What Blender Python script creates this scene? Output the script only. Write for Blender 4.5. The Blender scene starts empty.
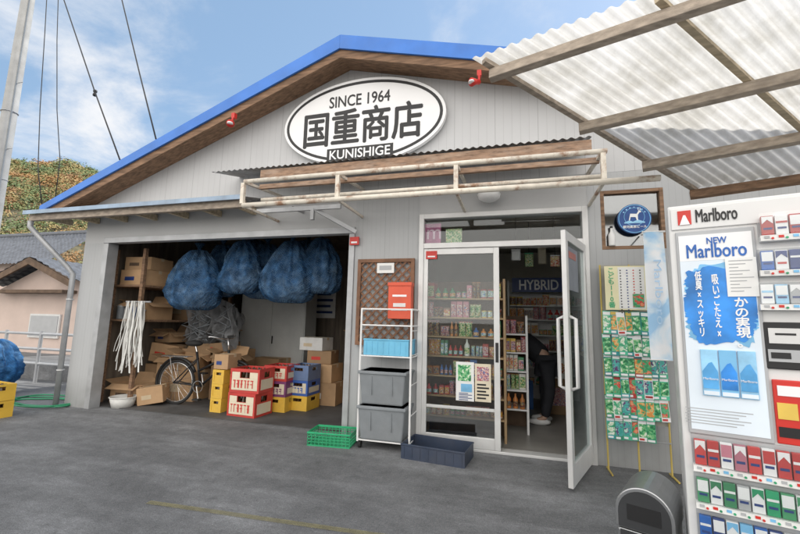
import bpy, bmesh, math, random
from mathutils import Vector, Matrix, noise
R = random.Random(7)
S = bpy.context.scene; C = S.collection
rad = math.radians
# ------------------------------------------------------------------ camera
PSI, TH, RO, F = rad(16.0), rad(7.7), rad(1.35), 400.0
CAM = Vector((0, -4.35, 1.3))
fh = Vector((-math.sin(PSI), math.cos(PSI), 0)); r0 = Vector((math.cos(PSI), math.sin(PSI), 0))
fw = fh*math.cos(TH) + Vector((0, 0, 1))*math.sin(TH); u0 = r0.cross(fw)
up = u0*math.cos(RO) - r0*math.sin(RO); rt = r0*math.cos(RO) + u0*math.sin(RO)
cd = bpy.data.cameras.new('camera'); cam = bpy.data.objects.new('camera', cd); C.objects.link(cam)
M3 = Matrix((rt, up, -fw)).transposed()
cam.matrix_world = Matrix.Translation(CAM) @ M3.to_4x4()
cd.sensor_width = 36; cd.lens = 18; cd.clip_end = 2000; cd.clip_start = .02
S.camera = cam
def ray(px, py): return fw + rt*((px-400)/F) + up*((267-py)/F)
def pix(px, py, y=0.0):
    r = ray(px, py); return CAM + r*((y-CAM.y)/r.y)
def pixz(px, py, z=0.0):
    r = ray(px, py); return CAM + r*((z-CAM.z)/r.z)
def fr(x0, yt, x1, yb, y=0.0):
    a = pix(x0, (yt+yb)/2, y); b = pix(x1, (yt+yb)/2, y)
    xm = (x0+x1)/2
    return a.x, b.x, pix(xm, yb, y).z, pix(xm, yt, y).z
# ------------------------------------------------------------------ scene helpers
def tag(o, label=None, cat=None, group=None, kind=None):
    if label: o['label'] = label
    if cat: o['category'] = cat
    if group: o['group'] = group
    if kind: o['kind'] = kind
    return o
def thing(name, label, cat, loc=(0, 0, 0), rz=0, group=None):
    o = bpy.data.objects.new(name, None); C.objects.link(o); o.empty_display_size = .1
    o.location = loc; o.rotation_euler = (0, 0, rz)
    return tag(o, label, cat, group)
def wm(o):
    m = o.matrix_basis.copy()
    while o.parent: o = o.parent; m = o.matrix_basis @ m
    return m
class MB:
    def __init__(s): s.bm = bmesh.new(); s.mi = 0
    def face(s, vs):
        try:
            f = s.bm.faces.new(vs); f.material_index = s.mi; return f
        except ValueError: return None
    def hexa(s, p):
        v = [s.bm.verts.new(q) for q in p]
        for i in ((3, 2, 1, 0), (4, 5, 6, 7), (0, 1, 5, 4), (1, 2, 6, 5), (2, 3, 7, 6), (3, 0, 4, 7)): s.face([v[k] for k in i])
        return s
    def box(s, x0, x1, y0, y1, z0, z1, M=None):
        if x0 > x1: x0, x1 = x1, x0
        if y0 > y1: y0, y1 = y1, y0
        if z0 > z1: z0, z1 = z1, z0
        p = [Vector(q) for q in ((x0, y0, z0), (x1, y0, z0), (x1, y1, z0), (x0, y1, z0), (x0, y0, z1), (x1, y0, z1), (x1, y1, z1), (x0, y1, z1))]
        if M: p = [M @ q for q in p]
        return s.hexa(p)
    def bar(s, a, b, w, h, upv=(0, 0, 1)):
        a = Vector(a); b = Vector(b); d = (b-a).normalized(); x = d.cross(Vector(upv)).normalized(); z = x.cross(d)
        x = x*w/2; z = z*h/2
        return s.hexa([a-x-z, a+x-z, b+x-z, b-x-z, a-x+z, a+x+z, b+x+z, b-x+z])
    def tube(s, pts, r, n=8, closed=False):
        pts = [Vector(p) for p in pts]; rs = r if isinstance(r, (list, tuple)) else [r]*len(pts); rings = []; N = len(pts); px = None
        for i, p in enumerate(pts):
            if closed: d = pts[(i+1) % N]-pts[i-1]
            else: d = pts[min(i+1, N-1)]-pts[max(i-1, 0)]
            d.normalize()
            if px is None:
                a = Vector((0, 0, 1)) if abs(d.z) < .9 else Vector((1, 0, 0)); px = a-d*a.dot(d)
            else: px = px-d*px.dot(d)
            px.normalize(); py = d.cross(px)
            rings.append([s.bm.verts.new(p+(px*math.cos(2*math.pi*k/n)+py*math.sin(2*math.pi*k/n))*rs[i]) for k in range(n)])
        for i in range(N if closed else N-1):
            A = rings[i]; B = rings[(i+1) % N]
            for k in range(n): s.face([A[k], A[(k+1) % n], B[(k+1) % n], B[k]])
        if not closed: s.face(rings[0][::-1]); s.face(rings[-1])
        return s
    def ring(s, c, ax, rr, r, n=32, m=8):
        ax = Vector(ax).normalized(); a = Vector((0, 0, 1)) if abs(ax.z) < .9 else Vector((1, 0, 0)); x = ax.cross(a).normalized(); y = ax.cross(x); c = Vector(c)
        return s.tube([c+(x*math.cos(2*math.pi*k/n)+y*math.sin(2*math.pi*k/n))*rr for k in range(n)], r, m, True)
    def prism(s, poly, y0, y1):  # poly in (x,z)
        a = [s.bm.verts.new((p[0], y0, p[1])) for p in poly]; b = [s.bm.verts.new((p[0], y1, p[1])) for p in poly]; n = len(poly)
        s.face(a); s.face(b[::-1])
        for i in range(n): s.face([a[i], b[i], b[(i+1) % n], a[(i+1) % n]])
        return s
    def quad(s, *p): s.face([s.bm.verts.new(q) for q in p]); return s
    def grid(s, fn, nu, nv):
        g = [[s.bm.verts.new(fn(i/nu, j/nv)) for j in range(nv+1)] for i in range(nu+1)]
        for i in range(nu):
            for j in range(nv): s.face([g[i][j], g[i+1][j], g[i+1][j+1], g[i][j+1]])
        return s
    def lathe(s, prof, c=(0, 0, 0), n=24):
        c = Vector(c); rings = [[s.bm.verts.new(c+Vector((r*math.cos(2*math.pi*k/n), r*math.sin(2*math.pi*k/n), z))) for k in range(n)] for r, z in prof]
        for i in range(len(prof)-1):
            for k in range(n): s.face([rings[i][k], rings[i][(k+1) % n], rings[i+1][(k+1) % n], rings[i+1][k]])
        s.face(rings[0][::-1]); s.face(rings[-1]); return s
    def blob(s, c, rx, ry, rz, sub=2, amp=.1, sc=2, seed=0):
        t = bmesh.new(); bmesh.ops.create_icosphere(t, subdivisions=sub, radius=1); mp = {}
        for v in t.verts:
            q = v.co*(1+amp*noise.noise(v.co*sc+Vector((seed*7.1, seed*3.3, seed))))
            mp[v.index] = s.bm.verts.new(Vector(c)+Vector((q.x*rx, q.y*ry, q.z*rz)))
        for f in t.faces: s.face([mp[v.index] for v in f.verts])
        t.free(); return s
    def build(s, name, m, parent=None, world=False, smooth=False, bevel=0, recalc=True):
        bm = s.bm
        if recalc: bmesh.ops.recalc_face_normals(bm, faces=bm.faces[:])
        off = Vector((0, 0, 0))
        if parent is None:
            xs = [v.co for v in bm.verts]
            off = Vector(((min(q.x for q in xs)+max(q.x for q in xs))/2, (min(q.y for q in xs)+max(q.y for q in xs))/2, min(q.z for q in xs)))
            bm.transform(Matrix.Translation(-off))
        elif world: bm.transform(wm(parent).inverted())
        me = bpy.data.meshes.new(name); bm.to_mesh(me); bm.free()
        for mm in (m if isinstance(m, list) else [m]): me.materials.append(mm)
        if smooth:
            for p in me.polygons: p.use_smooth = True
        o = bpy.data.objects.new(name, me); C.objects.link(o); o.location = off
        if parent: o.parent = parent
        if bevel:
            b = o.modifiers.new('bevel', 'BEVEL'); b.width = bevel; b.segments = 2; b.limit_method = 'ANGLE'
        return o
RX = Matrix.Rotation(math.pi/2, 4, 'X')
def text(body, m, parent, x, y, z, w=None, h=None, name='lettering', bold=0, M=None, world=False, ls=1.0, fat=0):
    """text on a plane facing -Y of the parent's own frame, centred on x,z"""
    cu = bpy.data.curves.new('t', 'FONT'); cu.body = body; cu.align_x = 'CENTER'; cu.offset = bold; cu.space_line = ls
    cu.extrude = .004; cu.resolution_u = 3
    o = bpy.data.objects.new('t', cu); C.objects.link(o)
    dg = bpy.context.evaluated_depsgraph_get(); me = bpy.data.meshes.new_from_object(o.evaluated_get(dg))
    bpy.data.objects.remove(o)
    if not me.vertices: return None
    x0 = min(v.co.x for v in me.vertices); x1 = max(v.co.x for v in me.vertices); y0 = min(v.co.y for v in me.vertices); y1 = max(v.co.y for v in me.vertices)
    sx = w/(x1-x0) if w else None; sy = h/(y1-y0) if h else None
    sx = sx or sy; sy = sy or sx
    T = Matrix.Translation((x, y, z)) @ RX @ Matrix.Diagonal((sx, sy, .25, 1)) @ Matrix.Translation((-(x0+x1)/2, -(y0+y1)/2, 0))
    if M: T = M @ T
    if world: T = wm(parent).inverted() @ T
    if fat:   # heavier strokes: the same outline struck several times, each a hair proud of the last
        vs = [v.co.copy() for v in me.vertices]; fs = [tuple(p.vertices) for p in me.polygons]; V2 = []; F2 = []
        for k, (dx, dz) in enumerate(((0, 0), (fat, 0), (-fat, 0), (0, fat), (0, -fat))):
            n0 = len(V2); D = Matrix.Translation((dx, -k*.0004, dz)); V2 += [D @ (T @ v) for v in vs]; F2 += [tuple(i+n0 for i in f) for f in fs]
        me = bpy.data.meshes.new('t'); me.from_pydata(V2, [], F2)
    else: me.transform(T)
    me.materials.clear(); me.materials.append(m)
    q = bpy.data.objects.new(name, me); C.objects.link(q); q.parent = parent
    return q
def vert(sx): return '\n'.join(sx)
# ------------------------------------------------------------------ materials
def mat(name, col, rough=.6, metal=0, var=.14, scale=5, bump=0, bscale=60, rnd=0, dirt=0, dirtcol=(.12, .1, .08), spec=.5, alpha=1, aniso=None, dlo=.48, dhi=.72):
    m = bpy.data.materials.new(name); m.use_nodes = True; nt = m.node_tree; N = nt.nodes; L = nt.links; b = N['Principled BSDF']
    tc = N.new('ShaderNodeTexCoord'); nz = N.new('ShaderNodeTexNoise'); nz.inputs['Scale'].default_value = scale; nz.inputs['Detail'].default_value = 6
    src = tc.outputs['Object']
    if aniso:
        mp = N.new('ShaderNodeMapping'); mp.inputs['Scale'].default_value = aniso; L.new(src, mp.inputs[0]); src = mp.outputs[0]
    L.new(src, nz.inputs['Vector'])
    mx = N.new('ShaderNodeMix'); mx.data_type = 'RGBA'
    mx.inputs[6].default_value = tuple(max(0, c*(1-var)) for c in col)+(1,); mx.inputs[7].default_value = tuple(min(1, c*(1+var)) for c in col)+(1,)
    mr = N.new('ShaderNodeMapRange'); mr.inputs[1].default_value = .3; mr.inputs[2].default_value = .7
    L.new(nz.outputs[0], mr.inputs[0]); L.new(mr.outputs[0], mx.inputs[0]); out = mx.outputs[2]
    if dirt:
        n2 = N.new('ShaderNodeTexNoise'); n2.inputs['Scale'].default_value = scale*.37; n2.inputs['Detail'].default_value = 8; n2.inputs['Roughness'].default_value = .7
        L.new(src, n2.inputs['Vector'])
        r2 = N.new('ShaderNodeMapRange'); r2.inputs[1].default_value = dlo; r2.inputs[2].default_value = dhi; r2.inputs[4].default_value = dirt
        L.new(n2.outputs[0], r2.inputs[0]); m2 = N.new('ShaderNodeMix'); m2.data_type = 'RGBA'
        L.new(r2.outputs[0], m2.inputs[0]); L.new(out, m2.inputs[6]); m2.inputs[7].default_value = dirtcol+(1,); out = m2.outputs[2]
    if rnd:
        oi = N.new('ShaderNodeObjectInfo'); hs = N.new('ShaderNodeHueSaturation'); r3 = N.new('ShaderNodeMapRange'); r3.inputs[3].default_value = 1-rnd; r3.inputs[4].default_value = 1+rnd
        L.new(oi.outputs['Random'], r3.inputs[0]); L.new(r3.outputs[0], hs.inputs['Value']); L.new(out, hs.inputs['Color']); out = hs.outputs[0]
    L.new(out, b.inputs['Base Color']); b.inputs['Roughness'].default_value = rough; b.inputs['Metallic'].default_value = metal
    b.inputs['Specular IOR Level'].default_value = spec; b.inputs['Alpha'].default_value = alpha
    if bump:
        n3 = N.new('ShaderNodeTexNoise'); n3.inputs['Scale'].default_value = bscale; n3.inputs['Detail'].default_value = 5; L.new(src, n3.inputs['Vector'])
        bp = N.new('ShaderNodeBump'); bp.inputs['Strength'].default_value = bump; bp.inputs['Distance'].default_value = .01
        L.new(n3.outputs[0], bp.inputs['Height']); L.new(bp.outputs[0], b.inputs['Normal'])
    return m
def printmat(name, cols, scale, rough=.4, smooth=False):
    """a printed picture: patches of several inks"""
    m = bpy.data.materials.new(name); m.use_nodes = True; nt = m.node_tree; N = nt.nodes; L = nt.links; b = N['Principled BSDF']; b.inputs['Roughness'].default_value = rough
    tc = N.new('ShaderNodeTexCoord'); oi = N.new('ShaderNodeObjectInfo'); ad = N.new('ShaderNodeVectorMath'); ad.operation = 'ADD'; L.new(tc.outputs['Object'], ad.inputs[0])
    cx = N.new('ShaderNodeCombineXYZ'); mu = N.new('ShaderNodeMath'); mu.operation = 'MULTIPLY'; mu.inputs[1].default_value = 31; L.new(oi.outputs['Random'], mu.inputs[0]); L.new(mu.outputs[0], cx.inputs[0]); L.new(mu.outputs[0], cx.inputs[2]); L.new(cx.outputs[0], ad.inputs[1])
    nz = N.new('ShaderNodeTexNoise'); nz.inputs['Scale'].default_value = scale; nz.inputs['Detail'].default_value = 4; nz.inputs['Distortion'].default_value = .6; L.new(ad.outputs[0], nz.inputs['Vector'])
    cr = N.new('ShaderNodeValToRGB'); e = cr.color_ramp; n = len(cols)
    if not smooth: e.interpolation = 'CONSTANT'
    e.elements[0].position = 0; e.elements[0].color = cols[0]+(1,); e.elements[1].position = .36+.3*(n-1)/n; e.elements[1].color = cols[-1]+(1,)
    for i in range(1, n-1): q = e.elements.new(.36+.3*i/n); q.color = cols[i]+(1,)
    L.new(nz.outputs[0], cr.inputs[0]); L.new(cr.outputs[0], b.inputs['Base Color']); return m
def glass(name, tint=(.9, .95, .95), clear=.8, rough=.02, fm=.4):
    m = bpy.data.materials.new(name); m.use_nodes = True; nt = m.node_tree; N = nt.nodes; L = nt.links; N.remove(N['Principled BSDF'])
    t = N.new('ShaderNodeBsdfTransparent'); t.inputs[0].default_value = tint+(1,); g = N.new('ShaderNodeBsdfGlossy'); g.inputs['Roughness'].default_value = rough
    fz = N.new('ShaderNodeFresnel'); fz.inputs[0].default_value = 1.45; ad = N.new('ShaderNodeMath'); ad.operation = 'MULTIPLY_ADD'; ad.inputs[1].default_value = fm; ad.inputs[2].default_value = 1-clear; ad.use_clamp = True
    L.new(fz.outputs[0], ad.inputs[0]); x = N.new('ShaderNodeMixShader'); L.new(ad.outputs[0], x.inputs[0]); L.new(t.outputs[0], x.inputs[1]); L.new(g.outputs[0], x.inputs[2])
    L.new(x.outputs[0], N['Material Output'].inputs[0]); return m
def netmask(nt, net, thr, dist=1.5):
    N = nt.nodes; L = nt.links; tc = N.new('ShaderNodeTexCoord'); outs = []
    for s in (1, -1):
        mp = N.new('ShaderNodeMapping'); mp.inputs['Rotation'].default_value = (0, s*rad(45), 0); L.new(tc.outputs['Object'], mp.inputs[0]); wv = N.new('ShaderNodeTexWave'); wv.inputs['Scale'].default_value = net; wv.inputs['Distortion'].default_value = dist; L.new(mp.outputs[0], wv.inputs[0])
        lt = N.new('ShaderNodeMath'); lt.operation = 'LESS_THAN'; lt.inputs[1].default_value = thr; L.new(wv.outputs[1], lt.inputs[0]); outs.append(lt.outputs[0])
    ml = N.new('ShaderNodeMath'); ml.operation = 'MULTIPLY'; L.new(outs[0], ml.inputs[0]); L.new(outs[1], ml.inputs[1]); return ml.outputs[0]
def seethrough(m, amount, net=0, thr=.55):
    """netting: the diamonds between the threads let the light straight through"""
    nt = m.node_tree; N = nt.nodes; L = nt.links; b = N['Principled BSDF']; t = N.new('ShaderNodeBsdfTransparent'); x = N.new('ShaderNodeMixShader'); x.inputs[0].default_value = amount
    if net: L.new(netmask(nt, net, thr), x.inputs[0])
    L.new(b.outputs[0], x.inputs[1]); L.new(t.outputs[0], x.inputs[2]); L.new(x.outputs[0], N['Material Output'].inputs[0]); return m
def filmy(name, col, pale, clear):
    """thin crinkled mesh sack: threads in a diamond net over partly clear film, lumps of the contents pressing through"""
    m = mat(name, col, .62, 0, .4, 8, .7, 32, dirt=.6, dirtcol=pale, dlo=.45, dhi=.68, spec=.2); nt = m.node_tree; N = nt.nodes; L = nt.links; b = N['Principled BSDF']
    tc = N.new('ShaderNodeTexCoord'); vo = N.new('ShaderNodeTexVoronoi'); vo.inputs['Scale'].default_value = 11; vo.feature = 'SMOOTH_F1'; L.new(tc.outputs['Object'], vo.inputs['Vector'])
    bp = N.new('ShaderNodeBump'); bp.inputs['Strength'].default_value = .7; bp.inputs['Distance'].default_value = .035; bp.invert = True; L.new(vo.outputs['Distance'], bp.inputs['Height']); L.new(b.inputs['Normal'].links[0].from_socket, bp.inputs['Normal']); L.new(bp.outputs[0], b.inputs['Normal'])
    old = b.inputs['Base Color'].links[0].from_socket; k = N.new('ShaderNodeMix'); k.data_type = 'RGBA'; k.blend_type = 'MULTIPLY'; k.inputs[0].default_value = 1; rm = N.new('ShaderNodeMapRange'); rm.inputs[1].default_value = .1; rm.inputs[2].default_value = .65; rm.inputs[3].default_value = 1.3; rm.inputs[4].default_value = .6; L.new(vo.outputs['Distance'], rm.inputs[0]); L.new(old, k.inputs[6]); L.new(rm.outputs[0], k.inputs[7])
    L.new(k.outputs[2], b.inputs['Base Color']); col_s = k.outputs[2]
    tl = N.new('ShaderNodeBsdfTranslucent'); L.new(col_s, tl.inputs[0]); x1 = N.new('ShaderNodeMixShader'); x1.inputs[0].default_value = .35; L.new(b.outputs[0], x1.inputs[1]); L.new(tl.outputs[0], x1.inputs[2])
    nm = netmask(nt, 15, .7, 3); sc = N.new('ShaderNodeMath'); sc.operation = 'MULTIPLY'; sc.inputs[1].default_value = clear; L.new(nm, sc.inputs[0])
    t = N.new('ShaderNodeBsdfTransparent'); t.inputs[0].default_value = (.62, .75, .9, 1); x2 = N.new('ShaderNodeMixShader'); L.new(sc.outputs[0], x2.inputs[0]); L.new(x1.outputs[0], x2.inputs[1]); L.new(t.outputs[0], x2.inputs[2]); L.new(x2.outputs[0], N['Material Output'].inputs[0]); return m
def siding(name, col, pitch, var=.03):
    m = mat(name, col, .5, 0, var, 3, dirt=.14, dirtcol=(.3, .29, .27), aniso=(1, 1, .4)); nt = m.node_tree; N = nt.nodes; L = nt.links; b = N['Principled BSDF']
    tc = N.new('ShaderNodeTexCoord'); sp = N.new('ShaderNodeSeparateXYZ'); L.new(tc.outputs['Object'], sp.inputs[0])
    def mth(op, a, v=None):
        n = N.new('ShaderNodeMath'); n.operation = op; L.new(a, n.inputs[0])
        if v is not None: n.inputs[1].default_value = v
        return n.outputs[0]
    fx = mth('FRACT', mth('DIVIDE', sp.outputs[0], pitch)); seam = mth('LESS_THAN', fx, .014)
    f2 = mth('FRACT', mth('DIVIDE', sp.outputs[0], pitch/5)); rib = mth('LESS_THAN', f2, .05)
    old = b.inputs['Base Color'].links[0].from_socket
    both = N.new('ShaderNodeMath'); both.operation = 'MAXIMUM'; L.new(mth('MULTIPLY', seam, .4), both.inputs[0]); L.new(mth('MULTIPLY', rib, .22), both.inputs[1])
    k = N.new('ShaderNodeMix'); k.data_type = 'RGBA'; L.new(old, k.inputs[6]); k.inputs[7].default_value = (.14, .14, .145, 1); L.new(both.outputs[0], k.inputs[0])
    gr = N.new('ShaderNodeMapRange'); gr.inputs[1].default_value = .45; gr.inputs[2].default_value = 0; gr.inputs[4].default_value = .6; L.new(sp.outputs[2], gr.inputs[0])
    gn = N.new('ShaderNodeTexNoise'); gn.inputs['Scale'].default_value = 5; gn.inputs['Detail'].default_value = 6; L.new(tc.outputs['Object'], gn.inputs[0])
    gm = N.new('ShaderNodeMath'); gm.operation = 'MULTIPLY'; L.new(gr.outputs[0], gm.inputs[0]); L.new(gn.outputs[0], gm.inputs[1])
    k2 = N.new('ShaderNodeMix'); k2.data_type = 'RGBA'; L.new(gm.outputs[0], k2.inputs[0]); L.new(k.outputs[2], k2.inputs[6]); k2.inputs[7].default_value = (.12, .115, .1, 1)
    L.new(k2.outputs[2], b.inputs['Base Color'])
    bp = N.new('ShaderNodeBump'); bp.inputs['Strength'].default_value = .3; bp.inputs['Distance'].default_value = .006; bp.invert = True
    ad = N.new('ShaderNodeMath'); L.new(seam, ad.inputs[0]); L.new(mth('MULTIPLY', rib, .5), ad.inputs[1]); L.new(ad.outputs[0], bp.inputs['Height']); L.new(bp.outputs[0], b.inputs['Normal'])
    return m
m_siding = siding('grey_siding', (.52, .525, .53), .455); m_side2 = siding('pier_siding', (.42, .43, .435), .28)
m_hdr = mat('header_panel', (.46, .465, .465), .5, 0, .05, 2, dirt=.25, dirtcol=(.3, .28, .26))
m_blue = mat('blue_roof_metal', (.04, .19, .62), .42, 0, .14, 3, dirt=.22, dirtcol=(.14, .24, .48))
m_wood = mat('weathered_wood', (.25, .15, .09), .8, 0, .4, 4, .4, 50, aniso=(1.2, 9, 9), dirt=.4, dirtcol=(.1, .065, .045))
m_woodg = mat('grey_weathered_timber', (.4, .335, .27), .85, 0, .3, 5, .4, 50, aniso=(2.5, 7, 7), dirt=.45, dirtcol=(.22, .17, .13))
m_woodl = mat('pale_timber', (.52, .43, .3), .75, 0, .3, 4, .3, 50, aniso=(2, 8, 8), dirt=.25, dirtcol=(.2, .13, .07))
m_wdark = mat('dark_timber', (.13, .085, .055), .8, 0, .35, 5, .3, 40, dirt=.3, dirtcol=(.05, .035, .025))
m_lat = mat('lattice_wood', (.2, .1, .055), .7, 0, .3, 8, .3)
m_alu = mat('aluminium', (.68, .68, .67), .4, .2, .06, 6, dirt=.15, dirtcol=(.35, .35, .34))
m_steel = mat('grey_steel', (.42, .43, .44), .45, .3, .12, 6, dirt=.2)
m_wht = mat('white_paint', (.8, .8, .79), .45, 0, .04, 4, dirt=.08, dirtcol=(.5, .48, .44)); m_sign = mat('sign_white', (.86, .86, .86), .35, 0, .02, 3)
m_rust = mat('rusty_white_pipe', (.76, .7, .6), .6, .05, .12, 12, .2, 80, dirt=.9, dirtcol=(.32, .15, .07), dlo=.51, dhi=.64)
m_rustw = mat('rust_brown_beam', (.3, .19, .125), .75, 0, .4, 7, .3, 60, dirt=.6, dirtcol=(.5, .4, .32), aniso=(1.5, 6, 6))
m_blk = mat('black_paint', (.012, .012, .013), .45, 0, .1); m_rub = mat('black_rubber', (.02, .02, .02), .8)
m_red = mat('red_paint', (.58, .03, .02), .4, 0, .1, 6); m_org = mat('orange_red_paint', (.7, .1, .045), .45, 0, .1, 6, dirt=.15)
m_cor = mat('corrugated_metal', (.45, .46, .47), .5, .3, .2, 5, dirt=.5, dirtcol=(.25, .17, .12))
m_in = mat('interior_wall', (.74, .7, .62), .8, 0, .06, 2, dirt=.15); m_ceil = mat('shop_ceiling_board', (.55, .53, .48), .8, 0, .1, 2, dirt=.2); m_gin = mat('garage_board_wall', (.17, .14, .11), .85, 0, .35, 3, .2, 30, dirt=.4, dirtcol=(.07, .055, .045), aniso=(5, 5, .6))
m_card = mat('cardboard', (.47, .3, .165), .85, 0, .12, 5, .1, 40, rnd=.3, dirt=.15); m_tape = mat('packing_tape', (.56, .45, .3), .35)
m_glass = glass('window_glass', (.93, .96, .96), .965, .02, .5); m_glass2 = glass('display_glass', (.98, .99, .99), .97)
m_paper = mat('white_paper', (.82, .82, .8), .8, 0, .05, 9)
m_blu = mat('printed_blue', (.02, .13, .46), .4, 0, .12, 9); m_lblu = mat('printed_light_blue', (.2, .5, .78), .45, 0, .2, 6); m_sky = mat('printed_bright_blue', (.03, .24, .68), .4, 0, .35, 9)
m_mblu = mat('printed_mid_blue', (.09, .36, .7), .4, 0, .25, 12); m_faint = mat('faint_blue_print', (.42, .6, .8), .6, 0, .1, 8)
m_dblu = mat('emblem_blue', (.015, .07, .26), .4, 0, .15, 9)
m_navy = mat('printed_navy', (.02, .05, .2), .45); m_grn = mat('green_plastic', (.03, .33, .15), .4, 0, .12, 8, rnd=.2); m_mint = mat('mint_packet', (.07, .42, .26), .4, 0, .25, 30, rnd=.35)
m_pale = mat('printed_pale_blue', (.3, .58, .82), .35, 0, .25, 14); m_psheet = mat('poster_pale_sheet', (.72, .8, .87), .4, 0, .1, 2.5)
m_yel = mat('yellow_plastic', (.75, .47, .06), .45, 0, .1, 6, dirt=.25); m_crr = mat('crate_red', (.55, .05, .04), .45, 0, .1, 6, dirt=.2)
m_crb = mat('crate_blue', (.04, .12, .42), .45, 0, .1, 6, dirt=.15); m_cream = mat('cream_panel', (.74, .66, .5), .5, 0, .06, 5, dirt=.2); m_lemon = mat('pale_yellow_board', (.8, .75, .48), .5, 0, .06, 5)
m_gryp = mat('grey_plastic', (.22, .24, .255), .5, 0, .1, 6, dirt=.2); m_cyan = mat('light_blue_plastic', (.15, .47, .68), .4, 0, .1, 7)
m_tray = mat('dark_navy_plastic', (.035, .05, .085), .45, 0, .15, 6, dirt=.25); m_chr = mat('chrome', (.62, .62, .62), .22, .9, .05)
PAL = {'green': mat('goods_green', (.06, .26, .12), .35, rnd=.25), 'red': mat('goods_red', (.5, .05, .045), .35, rnd=.25), 'yellow': mat('goods_yellow', (.68, .47, .09), .35, rnd=.2), 'white': mat('goods_white', (.76, .75, .7), .4, rnd=.12),
       'orange': mat('goods_orange', (.58, .22, .06), .35, rnd=.25), 'blue': mat('goods_blue', (.06, .16, .42), .35, rnd=.25), 'brown': mat('goods_brown', (.26, .14, .07), .4, rnd=.25), 'pink': mat('goods_pink', (.55, .2, .26), .35, rnd=.2)}
PIC = [printmat('leafy_print', [(.02, .18, .07), (.08, .4, .16), (.25, .55, .25), (.75, .82, .66)], 30), printmat('tomato_print', [(.05, .3, .12), (.1, .42, .2), (.6, .06, .05), (.75, .3, .15)], 24),
       printmat('carrot_print', [(.05, .35, .15), (.7, .28, .06), (.75, .5, .2), (.15, .5, .25)], 24), printmat('pale_root_print', [(.05, .38, .2), (.2, .52, .3), (.82, .84, .76), (.6, .72, .5)], 26), printmat('aubergine_print', [(.05, .35, .3), (.1, .45, .42), (.12, .04, .16), (.5, .7, .6)], 26)]
GOODP = [printmat('snack_print', [(.6, .42, .05), (.6, .1, .03), (.75, .68, .5), (.18, .07, .03)], 55), printmat('tea_print', [(.03, .2, .06), (.22, .42, .1), (.75, .74, .6), (.5, .4, .06)], 55), printmat('sweet_print', [(.4, .06, .1), (.72, .69, .64), (.5, .06, .05), (.1, .2, .4)], 55), printmat('noodle_print', [(.65, .46, .12), (.78, .74, .65), (.55, .07, .05), (.62, .28, .08)], 38), printmat('soap_print', [(.12, .28, .5), (.76, .76, .74), (.12, .38, .34), (.6, .58, .3)], 38), printmat('dark_print', [(.03, .03, .04), (.28, .06, .04), (.45, .36, .12), (.05, .1, .22)], 50)]
# ------------------------------------------------------------------ world, sun
SD = Vector((.46, .80, 0)).normalized()*math.cos(rad(47)) + Vector((0, 0, math.sin(rad(47))))
w = bpy.data.worlds.new('World'); S.world = w; w.use_nodes = True; nt = w.node_tree; N = nt.nodes; L = nt.links
bg = N['Background']; bg.inputs[1].default_value = .15
sky = N.new('ShaderNodeTexSky'); sky.sky_type = 'NISHITA'; sky.sun_disc = False; sky.sun_elevation = rad(47); sky.sun_rotation = math.atan2(SD.x, SD.y); sky.air_density = 1.0; sky.dust_density = .4; sky.ozone_density = 2.0
tc = N.new('ShaderNodeTexCoord'); sp = N.new('ShaderNodeSeparateXYZ'); L.new(tc.outputs['Generated'], sp.inputs[0])
def wmath(op, a, b=None):
    n = N.new('ShaderNodeMath'); n.operation = op
    for i, q in enumerate((a, b)):
        if q is None: continue
        if isinstance(q, (int, float)): n.inputs[i].default_value = q
        else: L.new(q, n.inputs[i])
    return n.outputs[0]
zz = wmath('ADD', wmath('MAXIMUM', sp.outputs[2], 0.0), .25)
cb = N.new('ShaderNodeCombineXYZ'); L.new(wmath('DIVIDE', sp.outputs[0], zz), cb.inputs[0]); L.new(wmath('DIVIDE', sp.outputs[1], zz), cb.inputs[1])
cn = N.new('ShaderNodeTexNoise'); cn.inputs['Scale'].default_value = 1.9; cn.inputs['Detail'].default_value = 10; cn.inputs['Roughness'].default_value = .6; cn.inputs['Distortion'].default_value = .35; L.new(cb.outputs[0], cn.inputs['Vector'])
cov = wmath('MULTIPLY', sp.outputs[1], -.2)          # extra cloud added behind the camera, out of view, to light the shaded front
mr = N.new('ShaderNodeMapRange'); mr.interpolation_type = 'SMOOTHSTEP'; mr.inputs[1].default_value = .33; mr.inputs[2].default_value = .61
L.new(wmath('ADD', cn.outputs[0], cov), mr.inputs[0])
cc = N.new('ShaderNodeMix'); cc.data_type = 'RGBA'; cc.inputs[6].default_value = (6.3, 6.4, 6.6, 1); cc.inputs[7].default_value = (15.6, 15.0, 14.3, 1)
bk = N.new('ShaderNodeMapRange'); bk.inputs[1].default_value = .1; bk.inputs[2].default_value = -.6; L.new(sp.outputs[1], bk.inputs[0]); L.new(bk.outputs[0], cc.inputs[0])  # clouds out of view made brighter than the visible ones, as added fill
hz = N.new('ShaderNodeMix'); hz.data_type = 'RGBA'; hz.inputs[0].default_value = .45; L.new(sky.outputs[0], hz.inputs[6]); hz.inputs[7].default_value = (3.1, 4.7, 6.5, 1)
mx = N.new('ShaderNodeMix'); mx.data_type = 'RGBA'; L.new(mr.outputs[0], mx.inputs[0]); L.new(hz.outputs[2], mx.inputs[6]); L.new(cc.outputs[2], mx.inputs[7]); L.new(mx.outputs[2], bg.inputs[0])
sl = bpy.data.lights.new('sun', 'SUN'); sl.energy = 4.2; sl.angle = rad(.5); sl.color = (1, .95, .87); so = bpy.data.objects.new('sun', sl); C.objects.link(so)
so.rotation_euler = SD.to_track_quat('Z', 'Y').to_euler()
S.view_settings.view_transform = 'Standard'; S.view_settings.look = 'None'; S.view_settings.exposure = 0
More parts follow.
